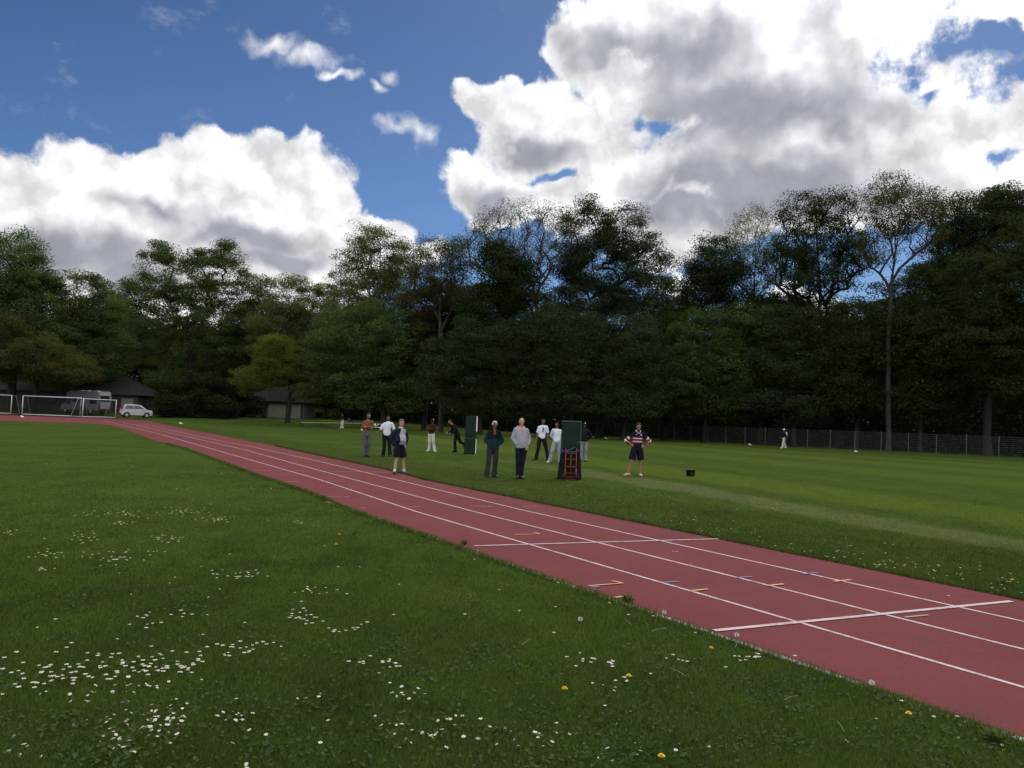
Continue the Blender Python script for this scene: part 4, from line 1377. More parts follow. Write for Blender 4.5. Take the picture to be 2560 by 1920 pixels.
M_tub = mat("black_rubber", (0.012, 0.013, 0.017), 0.6, 0.15, 8, 0.4)
pb = at(1726, 1190)
kx = mpp(pb.y)
tb = empty("bucket", pb, 0, "black rubber bucket alone on the grass right of the jersey player", 'bucket')
r0, r1, hb = 9.5 * kx, 12 * kx, 15.5 * kx
mb = MB()
prof = [(0.0, 0.004), (r0, 0.004), (r1, hb), (r1 + 0.012, hb), (r1 + 0.012, hb - 0.02), (r1 - 0.012, hb - 0.004), (r0 - 0.01, 0.02), (0.0, 0.02)]
sg = 24
vs = [(r_ * math.cos(2 * math.pi * k / sg), r_ * math.sin(2 * math.pi * k / sg), z_) for r_, z_ in prof[1:-1] for k in range(sg)]
m_ = len(prof) - 2
fs = [[i * sg + k, i * sg + (k + 1) % sg, (i + 1) * sg + (k + 1) % sg, (i + 1) * sg + k] for i in range(m_ - 1) for k in range(sg)]
fs += [list(range(sg))[::-1], [(m_ - 1) * sg + k for k in range(sg)]]
mb.add(vs, fs).build("tub", M_tub, tb, True)
for sx in (-1, 1):
    MB().tube([(sx * (r1 + 0.0), -0.05, hb - 0.03), (sx * (r1 + 0.03), -0.03, hb - 0.015), (sx * (r1 + 0.03), 0.03, hb - 0.015), (sx * r1, 0.05, hb - 0.03)], 0.008, 6).build("handle", M_tub, tb)
M_logo = mat("worn_print", (0.06, 0.065, 0.085), 0.7, 0.2, 30)
mb = MB()
for x, z, sx, sz in [(-0.02, 0.115, 0.03, 0.02), (0.04, 0.12, 0.035, 0.018), (0.0, 0.075, 0.06, 0.014), (0.045, 0.085, 0.02, 0.02)]:
    rr_ = r0 + (r1 - r0) * z / hb
    mb.box((x, -math.sqrt(rr_ ** 2 - x * x) - 0.003, z), (sx, 0.004, sz))
mb.build("print", M_logo, tb)

# ------------------------------------------------------------------ people
SKIN = {'fair': mat("fair_skin", (0.42, 0.23, 0.17), 0.6, 0.12, 14, 0.3), 'tan': mat("tan_skin", (0.26, 0.145, 0.10), 0.6, 0.12, 14, 0.3),
        'brown': mat("brown_skin", (0.135, 0.072, 0.048), 0.55, 0.12, 14, 0.3), 'deep': mat("deep_skin", (0.055, 0.030, 0.022), 0.5, 0.12, 14, 0.3)}
HAIR = {'black': mat("black_hair", (0.010, 0.009, 0.009), 0.9, 0.3, 30, 0.08), 'brown': mat("brown_hair", (0.055, 0.032, 0.018), 0.9, 0.3, 30, 0.08),
        'grey': mat("grey_hair", (0.42, 0.42, 0.41), 0.7, 0.25, 30, 0.3), 'sandy': mat("sandy_hair", (0.17, 0.11, 0.075), 0.9, 0.3, 30, 0.1),
        'short': mat("cropped_hair", (0.34, 0.27, 0.21), 0.7, 0.2, 30, 0.3)}
M_eye = mat("dark_eye", (0.012, 0.010, 0.010), 0.3, 0.1, 10, 0.5)
M_lip = mat("lip", (0.20, 0.075, 0.065), 0.5, 0.1, 10)
M_teeth = mat("teeth", (0.62, 0.58, 0.52), 0.4, 0.05, 10)
M_blackc = cloth("black_cloth", (0.014, 0.014, 0.017))
M_navy = cloth("navy_cloth", (0.012, 0.014, 0.023))
M_whitec = cloth("white_cloth", (0.62, 0.64, 0.72), 0.06)
M_creamc = cloth("cream_cloth", (0.50, 0.51, 0.46), 0.08)
M_greyc = cloth("grey_cloth", (0.20, 0.21, 0.23))
M_shoeb = mat("black_shoe", (0.014, 0.014, 0.015), 0.6, 0.2, 12)
M_shoew = mat("white_shoe", (0.62, 0.62, 0.62), 0.6, 0.08, 12)
V = Vector

STAND = dict(hipL=(.092, 0, .93), hipR=(-.092, 0, .93), kneeL=(.11, -.025, .50), kneeR=(-.11, -.025, .50), ankL=(.12, .02, .085), ankR=(-.12, .02, .085),
             waist=(0, 0, 1.08), chest=(0, .012, 1.30), neck=(0, .02, 1.50), head=(0, -.012, 1.665),
             shL=(.158, .02, 1.42), shR=(-.158, .02, 1.42), elL=(.215, .045, 1.17), elR=(-.215, .045, 1.17), wrL=(.235, -.04, .93), wrR=(-.235, -.04, .93),
             footL=12, footR=-12)
POCKET = dict(elL=(.265, .07, 1.17), elR=(-.265, .07, 1.17), wrL=(.165, -.06, .975), wrR=(-.165, -.06, .975), handL='pocket', handR='pocket')
CROSSED = dict(elL=(.215, -.06, 1.19), elR=(-.215, -.06, 1.19), wrL=(-.03, -.205, 1.215), wrR=(.04, -.175, 1.18), handL='cross', handR='cross')


def person(label, feet, head_y, yaw, skin, J=None, top=None, legs=None, hair=None, hair_style='short', head_yaw=0, belly=0.0, shoes=None, extra=None,
           socks=None, slim=1.0, group=None, beard=None, smile=False, z0=0.0, Hm=None, name="person"):
    j = dict(STAND)
    j.update(J or {})
    hand = {'L': j.pop('handL', 'down'), 'R': j.pop('handR', 'down')}
    foot = {'L': j.pop('footL'), 'R': j.pop('footR')}
    P = {k: V(v) for k, v in j.items()}
    rj = random.Random(label)
    if not (J or {}).get('hipL'):           # weight on one leg, shoulders a little off level
        sx, tl = rj.choice((-1, 1)) * rj.uniform(.015, .032), rj.uniform(.006, .016)
        tl = tl if sx > 0 else -tl
        for k in ('hipL', 'hipR', 'waist'):
            P[k].x += sx
        P['chest'].x += sx * .5
        P['hipL'].z += tl
        P['hipR'].z -= tl
        for k, w in (('shL', -1), ('elL', -.6), ('shR', 1), ('elR', .6)):
            P[k].z += w * tl
            P[k].x -= sx * .2
        P['elL'].y += rj.uniform(-.02, .02)
        P['elR'].y += rj.uniform(-.02, .02)
        P['head'].x -= sx * .35
    p = at(feet[0], feet[1], z0)
    if Hm is None:
        Hm = (feet[1] - head_y) * mpp(p.y) * 1.0
    topz = max(1.50, P['head'].z + 0.118)
    K = Hm / topz
    root = empty(name, p, R(yaw), label, 'person', group)

    def fz(mb, nm, m, vox=0.009, sm=3, paint=None):
        return fuse(mb, nm, m, root, vox, sm, K, paint)

    hipm = (P['hipL'] + P['hipR']) / 2
    lat0 = (P['hipL'] - P['hipR']).normalized()
    lat1 = (P['shL'] - P['shR']).normalized()
    spine = (P['neck'] - hipm).normalized()
    f0 = lat0.cross(spine).normalized()
    f1 = lat1.cross(spine).normalized()     # points backwards when facing -y: sign is irrelevant for ellipses

    def torso(mb, inf=0.0, lo=-0.12, shift=V((0, 0, 0)), front=1.0, hem=None, neck=True):
        up = spine
        bl = belly
        fwd = V((0, -1, 0)) * bl
        rr = []
        def R_(c, rx, ry, lat, fr):
            rr.append((c + shift, lat * (rx * .92 * slim + inf), fr * (ry * .97 + inf * front)))
        if lo < -0.08:
            R_(hipm + up * (lo), .125, .10, lat0, f0)
        R_(hipm + up * max(lo, -0.03), .155, .112, lat0, f0)
        R_(hipm + up * .06, .160 + bl * .3, .118 + bl * .4, lat0, f0)
        R_(P['waist'] + fwd * .5, .148 + bl * .6, .108 + bl * .6, (lat0 + lat1).normalized(), f1)
        R_((P['waist'] + P['chest']) / 2 + fwd * .35, .156 + bl * .4, .112 + bl * .4, lat1, f1)
        R_(P['chest'], .166, .118 + bl * .1, lat1, f1)
        R_(P['chest'] + (P['neck'] - P['chest']) * .55, .160, .104, lat1, f1)
        R_(P['chest'] + (P['neck'] - P['chest']) * .86, .115, .075, lat1, f1)
        if neck:
            R_(P['neck'], .062, .060, lat1, f1)
        mb.rings(rr, 18)

    def limb_arm(mb, s, inf, upto=1.0, cuff=0.0):
        sh, el_, wr = P['sh' + s], P['el' + s], P['wr' + s]
        mb.ball(sh, .053 + inf * .6)
        mb.cap(P['neck'] + (sh - P['neck']) * .30 + V((0, 0, -.035)), .042 + inf * .5, sh, .050 + inf * .6)
        if upto <= 0.5:
            e = sh + (el_ - sh) * (upto * 2)
            mb.cap(sh, .053 + inf * .8, e, .050 + inf * 1.4)
        else:
            mb.cap(sh, .053 + inf * .8, el_, .044 + inf)
            mb.cap(el_, .044 + inf, el_ + (wr - el_) * ((upto - .5) * 2), .031 + inf + cuff)

    def limb_leg(mb, s, inf, upto=1.0, flare=0.0):
        h, k_, a = P['hip' + s], P['knee' + s], P['ank' + s]
        if upto <= 0.5:
            e = h + (k_ - h) * (upto * 2)
            h0 = h + V((0, 0, -.02))
            mb.ball(h0, .086 + inf)
            mb.tube([h0, h0 + (e - h0) * .6, e], [.086 + inf, .080 + inf + flare * .4, .074 + inf + flare], 14)
        else:
            mb.cap(h + V((0, 0, -.02)), .086 + inf, k_, .060 + inf)
            q = k_ + (a - k_) * ((upto - .5) * 2)
            mid = k_ + (q - k_) * .35 + V((0, .015, 0))
            mb.cap(k_, .058 + inf, mid, .056 + inf)
            mb.cap(mid, .056 + inf, q, .040 + inf + flare)

    hc = P['head']
    hyaw = R(head_yaw)
    rot = Matrix.Rotation(hyaw, 3, 'Z')
    if 'head_pitch' in (extra or {}):
        rot = rot @ Matrix.Rotation(R(extra['head_pitch']), 3, 'X')

    def hpt(x, y, z):
        return hc + rot @ V((x, y, z))

    # body: one continuous skin surface
    mb = MB()
    torso(mb, -0.004)
    for s in 'LR':
        limb_arm(mb, s, 0.0)
        limb_leg(mb, s, 0.0)
        a = P['ank' + s]
        fy = R(foot[s])
        fdv = V((math.sin(fy), -math.cos(fy), 0))
        mb.cap(a, .040, a + fdv * .06 + V((0, 0, -.035)), .036)
        mb.cap(a + V((0, 0, -.045)) - fdv * .03, .036, a + fdv * .15 + V((0, 0, -.058)), .026)
        # hand
        wr, el_ = P['wr' + s], P['el' + s]
        d = (wr - el_).normalized()
        sgn = 1 if s == 'L' else -1
        if hand[s] == 'pocket':
            d = V((-sgn * .25, -.25, -.93)).normalized()
        elif hand[s] == 'hip':
            d = V((-sgn * .75, -.35, -.35)).normalized()
        elif hand[s] == 'cross':
            d = V((-sgn * 1.0, .25, .1)).normalized()
        side = d.cross(V((0, 1, 0)) if abs(d.y) < .8 else V((1, 0, 0))).normalized()   # across the palm
        if hand[s] == 'down':
            side = V((0, -1, 0)) - d * V((0, -1, 0)).dot(d)
            side.normalize()
        nrm = side.cross(d).normalized()
        if nrm.dot(V((-sgn, 0, 0))) < 0:
            nrm = -nrm
        pc = wr + d * .045
        mb.cap(wr, .030, wr + d * .02, .030)
        mb.rings([(wr + d * .008, side * .026, nrm * .020), (wr + d * .045, side * .040, nrm * .017), (wr + d * .088, side * .042, nrm * .014)], 10)
        for fi, (o_, L) in enumerate([(.031, .068), (.0105, .078), (-.0105, .073), (-.031, .058)]):
            b0 = wr + d * .085 + side * o_
            b1 = b0 + (d * .92 + nrm * .25).normalized() * L * .5 + side * o_ * .12
            b2 = b1 + (d * .70 + nrm * .70).normalized() * L * .5
            mb.cap(b0, .0105, b1, .0095, 6)
            mb.cap(b1, .0095, b2, .0085, 6)
        t0 = wr + d * .028 + side * .032
        t1 = t0 + (side * .75 + d * .6 + nrm * .2).normalized() * .036
        t2 = t1 + (side * .25 + d * .9 + nrm * .3).normalized() * .03
        mb.cap(t0, .014, t1, .011, 6)
        mb.cap(t1, .011, t2, .0095, 6)
    mb.cap(P['neck'] - spine * .03, .060, hpt(0, .015, -.075), .054)
    mb.ball(hpt(0, .008, .012), (.074, .092, .103), 16, 12, rot=rot)
    mb.ball(hpt(0, -.026, -.060), (.056, .060, .056), 14, 10, rot=rot)     # jaw
    mb.ball(hpt(0, -.072, -.093), (.022, .018, .016), rot=rot)             # chin
    mb.ball(hpt(0, -.074, .022), (.052, .018, .014), rot=rot)              # brow
    for sx in (-1, 1):
        mb.ball(hpt(sx * .038, -.066, -.022), (.020, .020, .020), rot=rot)  # cheek
        mb.ball(hpt(sx * .076, .006, -.008), (.010, .020, .031), rot=rot)   # ear
    mb.cap(hpt(0, -.086, .008), .011, hpt(0, -.106, -.028), .0145)          # nose
    fz(mb, "body", SKIN[skin], 0.0075, 2)
    for sx in (-1, 1):
        MB().ball(hpt(sx * .030, -.0835, -.002) * K, (.0145 * K, .008 * K, .009 * K), 8, 6, rot=rot).build("eye", M_eye, root, True)
    MB().ball(hpt(0, -.090, -.060) * K, ((.022 if smile else .021) * K, .008 * K, (.006 if smile else .006) * K), 10, 6, rot=rot).build("mouth", M_teeth if smile else M_lip, root, True)
    if hair:
        mb = MB()
        if hair_style == 'short':
            mb.ball(hpt(0, .030, .036), (.083, .088, .094), 16, 12, rot=rot)
            mb.ball(hpt(0, -.030, .092), (.062, .055, .030), 12, 8, rot=rot)
        elif hair_style == 'full':
            mb.ball(hpt(0, .030, .036), (.090, .096, .100), 16, 12, rot=rot)
            mb.ball(hpt(0, -.035, .094), (.072, .062, .040), 12, 8, rot=rot)
            for sx in (-1, 1):
                mb.ball(hpt(sx * .072, .004, .030), (.018, .036, .045), rot=rot)
        elif hair_style == 'bald':
            mb.ball(hpt(0, .036, .004), (.079, .074, .072), 16, 12, rot=rot)
        o = fz(mb, "hair", HAIR[hair], 0.009, 1)
    if beard:
        mb = MB()
        mb.ball(hpt(0, -.040, -.082), (.058, .056, .040), 14, 10, rot=rot)
        mb.ball(hpt(0, -.088, -.045), (.030, .014, .009), rot=rot)
        for sx in (-1, 1):
            mb.ball(hpt(sx * .058, -.020, -.050), (.018, .030, .040), rot=rot)
        fz(mb, "beard", HAIR[beard], 0.008, 1)
    # legs
    if legs:
        kind, lm = legs
        mb = MB()
        rr = [(hipm + spine * -.12, lat0 * .125 * slim, f0 * .105), (hipm + spine * -.05, lat0 * .172 * slim, f0 * .130), (hipm + spine * .04, lat0 * (.172 + belly * .3) * slim, f0 * (.130 + belly * .2)),
              (hipm + spine * .12, lat0 * (.162 + belly * .4) * slim, f0 * (.124 + belly * .35))]
        mb.rings(rr, 18)
        for s in 'LR':
            if kind == 'shorts':
                limb_leg(mb, s, .024, .44, .030)
            elif kind == 'slim':
                limb_leg(mb, s, .012, .98, .014)
            else:
                limb_leg(mb, s, .020, 1.0, .028)
        fz(mb, "shorts" if kind == 'shorts' else "trousers", lm, 0.0095, 2)
    if top:
        kind, tm, sl = top[:3]
        paint = top[3] if len(top) > 3 else None
        mb = MB()
        inf = {'tee': .020, 'sweater': .022, 'jacket': .036, 'polo': .022, 'rugby': .026}[kind]
        torso(mb, inf, {'tee': -.03, 'sweater': .01, 'jacket': -.05, 'polo': -.03, 'rugby': .0}[kind], neck=True)
        for s in 'LR':
            limb_arm(mb, s, inf * .62 + .004, sl, .004)
        if kind in ('jacket', 'rugby', 'polo'):
            mb.rings([(P['neck'] - spine * .03, lat1 * .085, f1 * .082), (P['neck'] + spine * .035, lat1 * .071, f1 * .072)], 14)
        fz(mb, {'tee': "shirt", 'sweater': "sweater", 'jacket': "jacket", 'polo': "polo_shirt", 'rugby': "jersey"}[kind], tm, 0.009, 2, paint)
    for s in 'LR':
        a = P['ank' + s]
        fy = R(foot[s])
        fdv = V((math.sin(fy), -math.cos(fy), 0))
        sd = V((fdv.y, -fdv.x, 0))
        if socks:
            mb = MB()
            mb.cap(a + (P['knee' + s] - a) * socks[1], .050, a + V((0, 0, -.01)), .046)
            fz(mb, "sock", socks[0], 0.009, 1)
        if shoes:
            mb = MB()
            dz = V((0, 0, 1))
            gz = a.z - .085
            def q_(t, w, h0):
                return (V((a.x, a.y, 0)) + fdv * t + dz * (gz + h0 / 2 + .004), sd * w, dz * h0 / 2)
            mb.rings([q_(-.085, .022, .05), q_(-.07, .038, .085), q_(-.02, .042, .105), q_(.05, .046, .085), q_(.12, .050, .062), q_(.175, .042, .048), q_(.195, .022, .035)], 14)
            mb.cap(a + V((0, 0, -.03)), .046, a + V((0, 0, -.01)), .045)
            fz(mb, "shoe", shoes, 0.009, 1)
    return root, dict(P=P, K=K, torso=torso, arm=limb_arm, fz=fz, hpt=hpt, rot=rot, lat1=lat1, f1=f1, spine=spine, hipm=hipm)


def cap_on(root, q, m, badge=None, hx=0.0):
    K, hpt, rot = q['K'], q['hpt'], q['rot']
    mb = MB()
    mb.ball(hpt(0, .008, .045), (.086, .104, .082), 16, 12, rot=rot)
    mb.rings([(hpt(0, -.06, .045), rot @ V((.070, 0, 0)), rot @ V((0, 0, .008))), (hpt(0, -.165, .035), rot @ V((.045, 0, 0)), rot @ V((0, 0, .007)))], 12)
    o = fuse(mb, "cap", m, root, 0.008, 1, K)
    if badge:
        MB().ball(hpt(hx, -.092, .075) * K, (.026 * K, .014 * K, .026 * K), 10, 8, rot=rot).build("badge", badge, o, True)
    return o


# 1 man in the brown sweater
M_brown = cloth("brown_knit", (0.150, 0.078, 0.036))
person("bearded man in a brown sweater and grey trousers with crossed arms", (916, 1142), 1033, 14, 'tan',
       dict(CROSSED, ankL=(.02, .05, .085), ankR=(-.10, -.02, .085), kneeL=(.07, -.01, .50), kneeR=(-.085, -.03, .50), footL=30, footR=-8),
       ('sweater', M_brown, .98), ('slim', cloth("slate_trousers", (0.085, 0.090, 0.105))), 'brown', 'full', 10, 0, M_shoeb, beard='brown', smile=True)
# 2 man in the white polo shirt
person("man in a white polo shirt and dark trousers holding one arm out", (966, 1141), 1039, 3, 'brown',
       dict(elR=(-.30, .01, 1.18), wrR=(-.46, -.08, .98), elL=(.27, .03, 1.18), wrL=(.36, -.10, 1.02), ankL=(.15, .02, .085), ankR=(-.14, .02, .085)),
       ('polo', M_whitec, .46), ('trousers', M_navy), 'black', 'short', 4, 0, M_shoeb, beard='black', smile=True)
# 3 man on the track
M_sweat = cloth("heather_sweater", (0.33, 0.33, 0.36), 0.1)
M_navyj = cloth("navy_jacket", (0.013, 0.016, 0.030))
r3, q3 = person("stout man in a navy jacket, grey sweater and navy shorts standing on the track", (997, 1185), 1049, 40, 'fair',
                dict(POCKET, ankL=(.21, .03, .085), ankR=(-.17, .0, .085), kneeL=(.15, -.01, .50), kneeR=(-.12, -.02, .50), footL=38, footR=-14, elR=(-.31, .10, 1.17), wrR=(-.22, .0, .95)),
                ('sweater', M_sweat, .05), ('shorts', M_navy), 'sandy', 'full', -22, .085, M_shoeb, socks=(M_shoew, .13), smile=True)
mb = MB()
q3['torso'](mb, .040, -.12, V((0, .012, 0)), 1.0)
for s in 'LR':
    q3['arm'](mb, s, .034, 1.0)
P3 = q3['P']
jk = fuse(mb, "jacket", M_navyj, r3, 0.009, 2, q3['K'])
import bmesh
bm = bmesh.new()
bm.from_mesh(jk.data)
kk_ = q3['K']
cut = []
for f_ in bm.faces:
    c_ = f_.calc_center_median() / kk_
    w_ = 0.180 if c_.z < 1.28 else 0.180 - (c_.z - 1.28) * 0.42
    if c_.y < -0.03 and c_.z > 0.80 and abs(c_.x - 0.06) < w_ and c_.x < 0.185:
        cut.append(f_)
bmesh.ops.delete(bm, geom=cut, context='FACES')      # the jacket hangs open
bm.to_mesh(jk.data)
bm.free()
mb = MB()
mb.rings([(P3['neck'] - q3['spine'] * .02 + V((0, -.008, 0)), q3['lat1'] * .080, q3['f1'] * .078), (P3['neck'] + q3['spine'] * .028 + V((0, -.008, 0)), q3['lat1'] * .070, q3['f1'] * .070)], 14)
fuse(mb, "collar", M_whitec, r3, 0.009, 1, q3['K'])
# 4 maroon top
M_maroon = cloth("maroon_cloth", (0.055, 0.015, 0.014))
r4, q4 = person("man in a maroon top, white trousers and dark cap with crossed arms", (1078, 1129), 1047, -18, 'deep', dict(CROSSED, ankL=(.19, .02, .085), ankR=(-.15, .02, .085), footL=45, footR=-20),
                ('sweater', M_maroon, .9), ('trousers', M_creamc), None, 'short', 45, 0, M_shoew)
cap_on(r4, q4, M_blackc, M_shoew)
# 5 bowler in black
BOWL = dict(hipL=(.085, .02, .90), hipR=(-.085, .02, .90), kneeL=(.09, .16, .52), ankL=(.10, .48, .36), kneeR=(-.08, -.06, .48), ankR=(-.08, -.02, .085), footL=0, footR=0,
            waist=(0, -.03, 1.04), chest=(0, -.15, 1.21), neck=(0, -.27, 1.37), head=(0, -.37, 1.50), shL=(.175, -.22, 1.32), shR=(-.175, -.22, 1.32),
            elL=(.24, -.18, 1.06), wrL=(.20, -.36, .94), elR=(-.23, -.16, 1.06), wrR=(-.20, -.37, .96))
person("player all in black leaning forward with one leg kicked back beside the far pad", (1140, 1131), 1049, -68, 'tan', BOWL,
       ('tee', M_blackc, .98), ('trousers', M_blackc), 'black', 'short', 0, 0, M_shoeb, extra={'head_pitch': 18})
# 6 teal jacket
M_teal = cloth("teal_jacket", (0.010, 0.032, 0.042))
M_blackj = cloth("black_jacket_yoke", (0.010, 0.012, 0.014))
M_redc = cloth("red_collar", (0.30, 0.045, 0.035))


def teal_paint(c):
    lean = c[:, 2] - 0.12 * np.abs(c[:, 0])
    front = (c[:, 2] > 1.24 - 0.25 * np.abs(c[:, 0])) & (np.abs(c[:, 0]) < 0.21)
    red = (c[:, 2] > 1.36) & (np.abs(c[:, 0] - 0.01) < 0.028) & (c[:, 1] < -0.03)
    return np.where(red, 2, np.where(front, 1, 0))


person("grey haired man in a dark teal jacket and grey jeans, hands in pockets", (1231, 1193), 1054, 6, 'brown',
       dict(POCKET, elL=(.265, .06, 1.17), elR=(-.265, .06, 1.17), wrL=(.130, -.045, 1.03), wrR=(-.130, -.045, 1.03), ankL=(.06, .04, .085), ankR=(-.19, -.02, .085), kneeL=(.075, -.02, .50), kneeR=(-.145, -.04, .50), footL=30, footR=-6),
       ('jacket', [M_teal, M_blackj, M_redc], .93, teal_paint), ('trousers', cloth("charcoal_jeans", (0.034, 0.034, 0.036))), 'grey', 'full', 4, .01, M_shoeb)
# 7 grey hoodie
M_hood = cloth("grey_hoodie", (0.30, 0.31, 0.34), 0.12)
M_coral = cloth("coral_shirt", (0.60, 0.19, 0.13))


def hood_paint(c):
    zz = c[:, 2]
    v_ = (zz > 1.30) & (np.abs(c[:, 0] + 0.015) < 0.012 + (zz - 1.30) * 0.22) & (c[:, 1] < -0.02)
    return np.where(v_, 1, 0)


r7, q7 = person("bald man in a pale grey hoodie, coral shirt and navy trousers, hands in pockets", (1299, 1197), 1045, 14, 'fair',
                dict(POCKET, elL=(.265, .08, 1.17), elR=(-.235, .06, 1.17), wrL=(.165, -.085, .985), wrR=(-.130, -.03, 1.0), ankL=(.045, .04, .085), ankR=(-.055, -.03, .085), kneeL=(.07, -.01, .50), kneeR=(-.075, -.03, .50), footL=16, footR=-34),
                ('jacket', [M_hood, M_coral], .93, hood_paint), ('slim', M_navy), 'short', 'bald', -12, .03, M_shoeb)
mb = MB()
nk = q7['P']['neck']
mb.rings([(nk + V((0, .075, .045)), V((.120, 0, 0)), V((0, .045, .0))), (nk + V((0, .085, .0)), V((.145, 0, 0)), V((0, .062, 0))), (nk + V((0, .095, -.08)), V((.115, 0, 0)), V((0, .050, 0)))], 14)
fuse(mb, "hood", M_hood, r7, 0.009, 2, q7['K'])
# 8 printed T-shirt
M_print = cloth("navy_print", (0.030, 0.034, 0.115))


def print_paint(c):
    x, z = c[:, 0] - 0.008, c[:, 2]
    f = (c[:, 1] < 0.0)
    a = (np.abs(x) < 0.020) & (z > 1.20) & (z < 1.40)
    b = (np.abs(x - 0.035) < 0.035) & (z > 1.33) & (z < 1.36)
    d = (np.abs(x + 0.02) < 0.030) & (z > 1.30) & (z < 1.335)
    e = (np.abs(x + 0.018) < 0.022) & (z > 1.185) & (z < 1.24)
    h = (np.abs(x + 0.01) < 0.026) & (z > 1.375) & (z < 1.405)
    return np.where(f & (a | b | d | e | h), 1, 0)


person("man in a white T-shirt with a dark blue print and black trousers, legs apart", (1354, 1150), 1047, 3, 'brown',
       dict(ankL=(.27, .02, .085), ankR=(-.24, .02, .085), kneeL=(.18, -.02, .50), kneeR=(-.165, -.02, .50), footL=14, footR=-38),
       ('tee', [M_whitec, M_print], .42, print_paint), ('trousers', M_blackc), 'black', 'short', -6, 0, M_shoeb)
# 9 white long sleeves, grey trousers
person("man in a white sweatshirt and light grey trousers half hidden by the nearer pad", (1389, 1157), 1056, -8, 'brown',
       dict(ankL=(.16, .10, .085), ankR=(-.26, -.06, .085), kneeL=(.12, .02, .50), kneeR=(-.17, -.08, .50), elL=(.26, .10, 1.18), wrL=(.10, .16, 1.0), elR=(-.25, .12, 1.18), wrR=(-.10, .18, 1.0), footR=-30),
       ('tee', M_whitec, .95), ('trousers', cloth("light_grey_trousers", (0.27, 0.28, 0.31))), 'black', 'short', -10, 0, M_shoew)
# 10 black jacket and cap
r10, q10 = person("man in a black jacket, grey trousers and cap standing behind the nearer pad", (1458, 1154), 1056, 6, 'deep',
                  dict(POCKET, elL=(.33, .08, 1.17), wrL=(.17, .10, 1.0), handL='down', ankL=(.10, .02, .085), ankR=(-.12, .02, .085)),
                  ('jacket', M_blackc, .95), ('trousers', M_greyc), None, 'short', 0, .02, M_shoeb)
cap_on(r10, q10, M_blackc, M_shoew)
# 11 striped jersey
M_navyr = cloth("jersey_navy", (0.010, 0.010, 0.018))
M_redr = cloth("jersey_red", (0.23, 0.013, 0.020))
M_wr = cloth("jersey_white", (0.52, 0.52, 0.53), 0.05)
M_mr = cloth("jersey_maroon", (0.075, 0.010, 0.016))
HIPS = dict(elL=(.405, .06, 1.185), elR=(-.395, .06, 1.185), wrL=(.215, -.055, 1.03), wrR=(-.215, -.03, 1.04), handL='hip', handR='hip')


def rugby_paint(c):
    x, z = c[:, 0], c[:, 2]
    out = np.zeros(len(c), int)
    out[(z < 1.345) & (z > 1.31)] = 3
    out[(z < 1.285) & (z > 1.25)] = 2
    out[(z <= 1.25) & (z > 1.175)] = 1
    out[(z <= 1.175) & (z > 1.14)] = 2
    out[(z <= 1.14) & (z > 1.08)] = 3
    for s in 'LR':
        sgn = 1 if s == 'L' else -1
        sh, e, w = [np.array(v) for v in (STAND['sh' + s], HIPS['el' + s], HIPS['wr' + s])]
        arm = sgn * x > 0.222
        d1 = (e - sh) / np.linalg.norm(e - sh)
        t1 = ((c - sh) @ d1) / np.linalg.norm(e - sh)
        d2 = (w - e) / np.linalg.norm(w - e)
        t2 = ((c - e) @ d2) / np.linalg.norm(w - e)
        st = np.where(t1 < 0.97, t1, 1 + np.maximum(t2, 0))
        v = np.zeros(len(c), int)
        v[(st > .40) & (st < .52)] = 3
        v[(st >= .55) & (st < .74)] = 2
        v[(st >= .74) & (st < .93)] = 1
        v[(st >= .93) & (st < 1.18)] = 2
        v[(st >= 1.18) & (st < 1.40)] = 3
        out[arm] = v[arm]
    badge = (np.abs(x - .085) < .022) & (np.abs(z - 1.395) < .028) & (c[:, 1] < 0)
    b2 = (np.abs(x + .075) < .018) & (np.abs(z - 1.40) < .010) & (c[:, 1] < 0)
    out[badge | b2] = 2
    return out


r11, q11 = person("player in a red, white and navy striped rugby jersey and black shorts, hands on hips", (1592, 1190), 1058, 4, 'tan',
                  dict(HIPS, ankL=(.11, .03, .085), ankR=(-.30, -.02, .085), kneeL=(.115, -.01, .50), kneeR=(-.20, -.05, .50), footL=6, footR=-62),
                  ('rugby', [M_navyr, M_redr, M_wr, M_mr], .92, rugby_paint), ('shorts', M_navyr), 'brown', 'full', 2, 0, mat("tan_shoe", (0.42, 0.33, 0.26), 0.7, 0.15, 12))
P = q11['P']
mb = MB()
nk = P['neck']
for sx in (-1, 1):
    mb.cap(nk + V((sx * .085, .01, .035)), .014, nk + V((sx * .05, -.095, -.02)), .012)
    mb.cap(nk + V((sx * .05, -.095, -.02)), .012, nk + V((.0, -.120, -.085)), .010)
fuse(mb, "collar", M_wr, r11, 0.008, 1, q11['K'])
# 12 man walking by the fence
WALK = dict(ankL=(.10, -.20, .085), ankR=(-.10, .26, .12), kneeL=(.10, -.13, .51), kneeR=(-.10, .08, .48), elL=(.24, .10, 1.19), wrL=(.22, .02, .96), elR=(-.24, -.02, 1.18), wrR=(-.22, -.18, 1.02),
            footL=0, footR=0)
r12, q12 = person("man in white cap and black top walking along the fence with a backpack", (1959, 1121), 1072, -80, 'brown', WALK, ('tee', M_blackc, .95), ('trousers', M_creamc), None, 'short', 0, 0, M_shoew)
cap_on(r12, q12, M_shoew)
bk = empty("backpack", r12.matrix_basis @ V((0, .17, 1.32)), R(-80), "white backpack on the back of the man by the fence", 'backpack')
bk.location = V(r12.location) + Matrix.Rotation(R(-80), 3, 'Z') @ V((0, .20 * q12['K'], 1.27 * q12['K']))
MB().box((0, .0, 0), (.32, .16, .46), 0, 0, .04).build("bag_body", M_creamc, bk, True)
MB().box((0, .10, -.08), (.24, .06, .22), 0, 0, .02).build("front_pocket", M_greyc, bk, True)
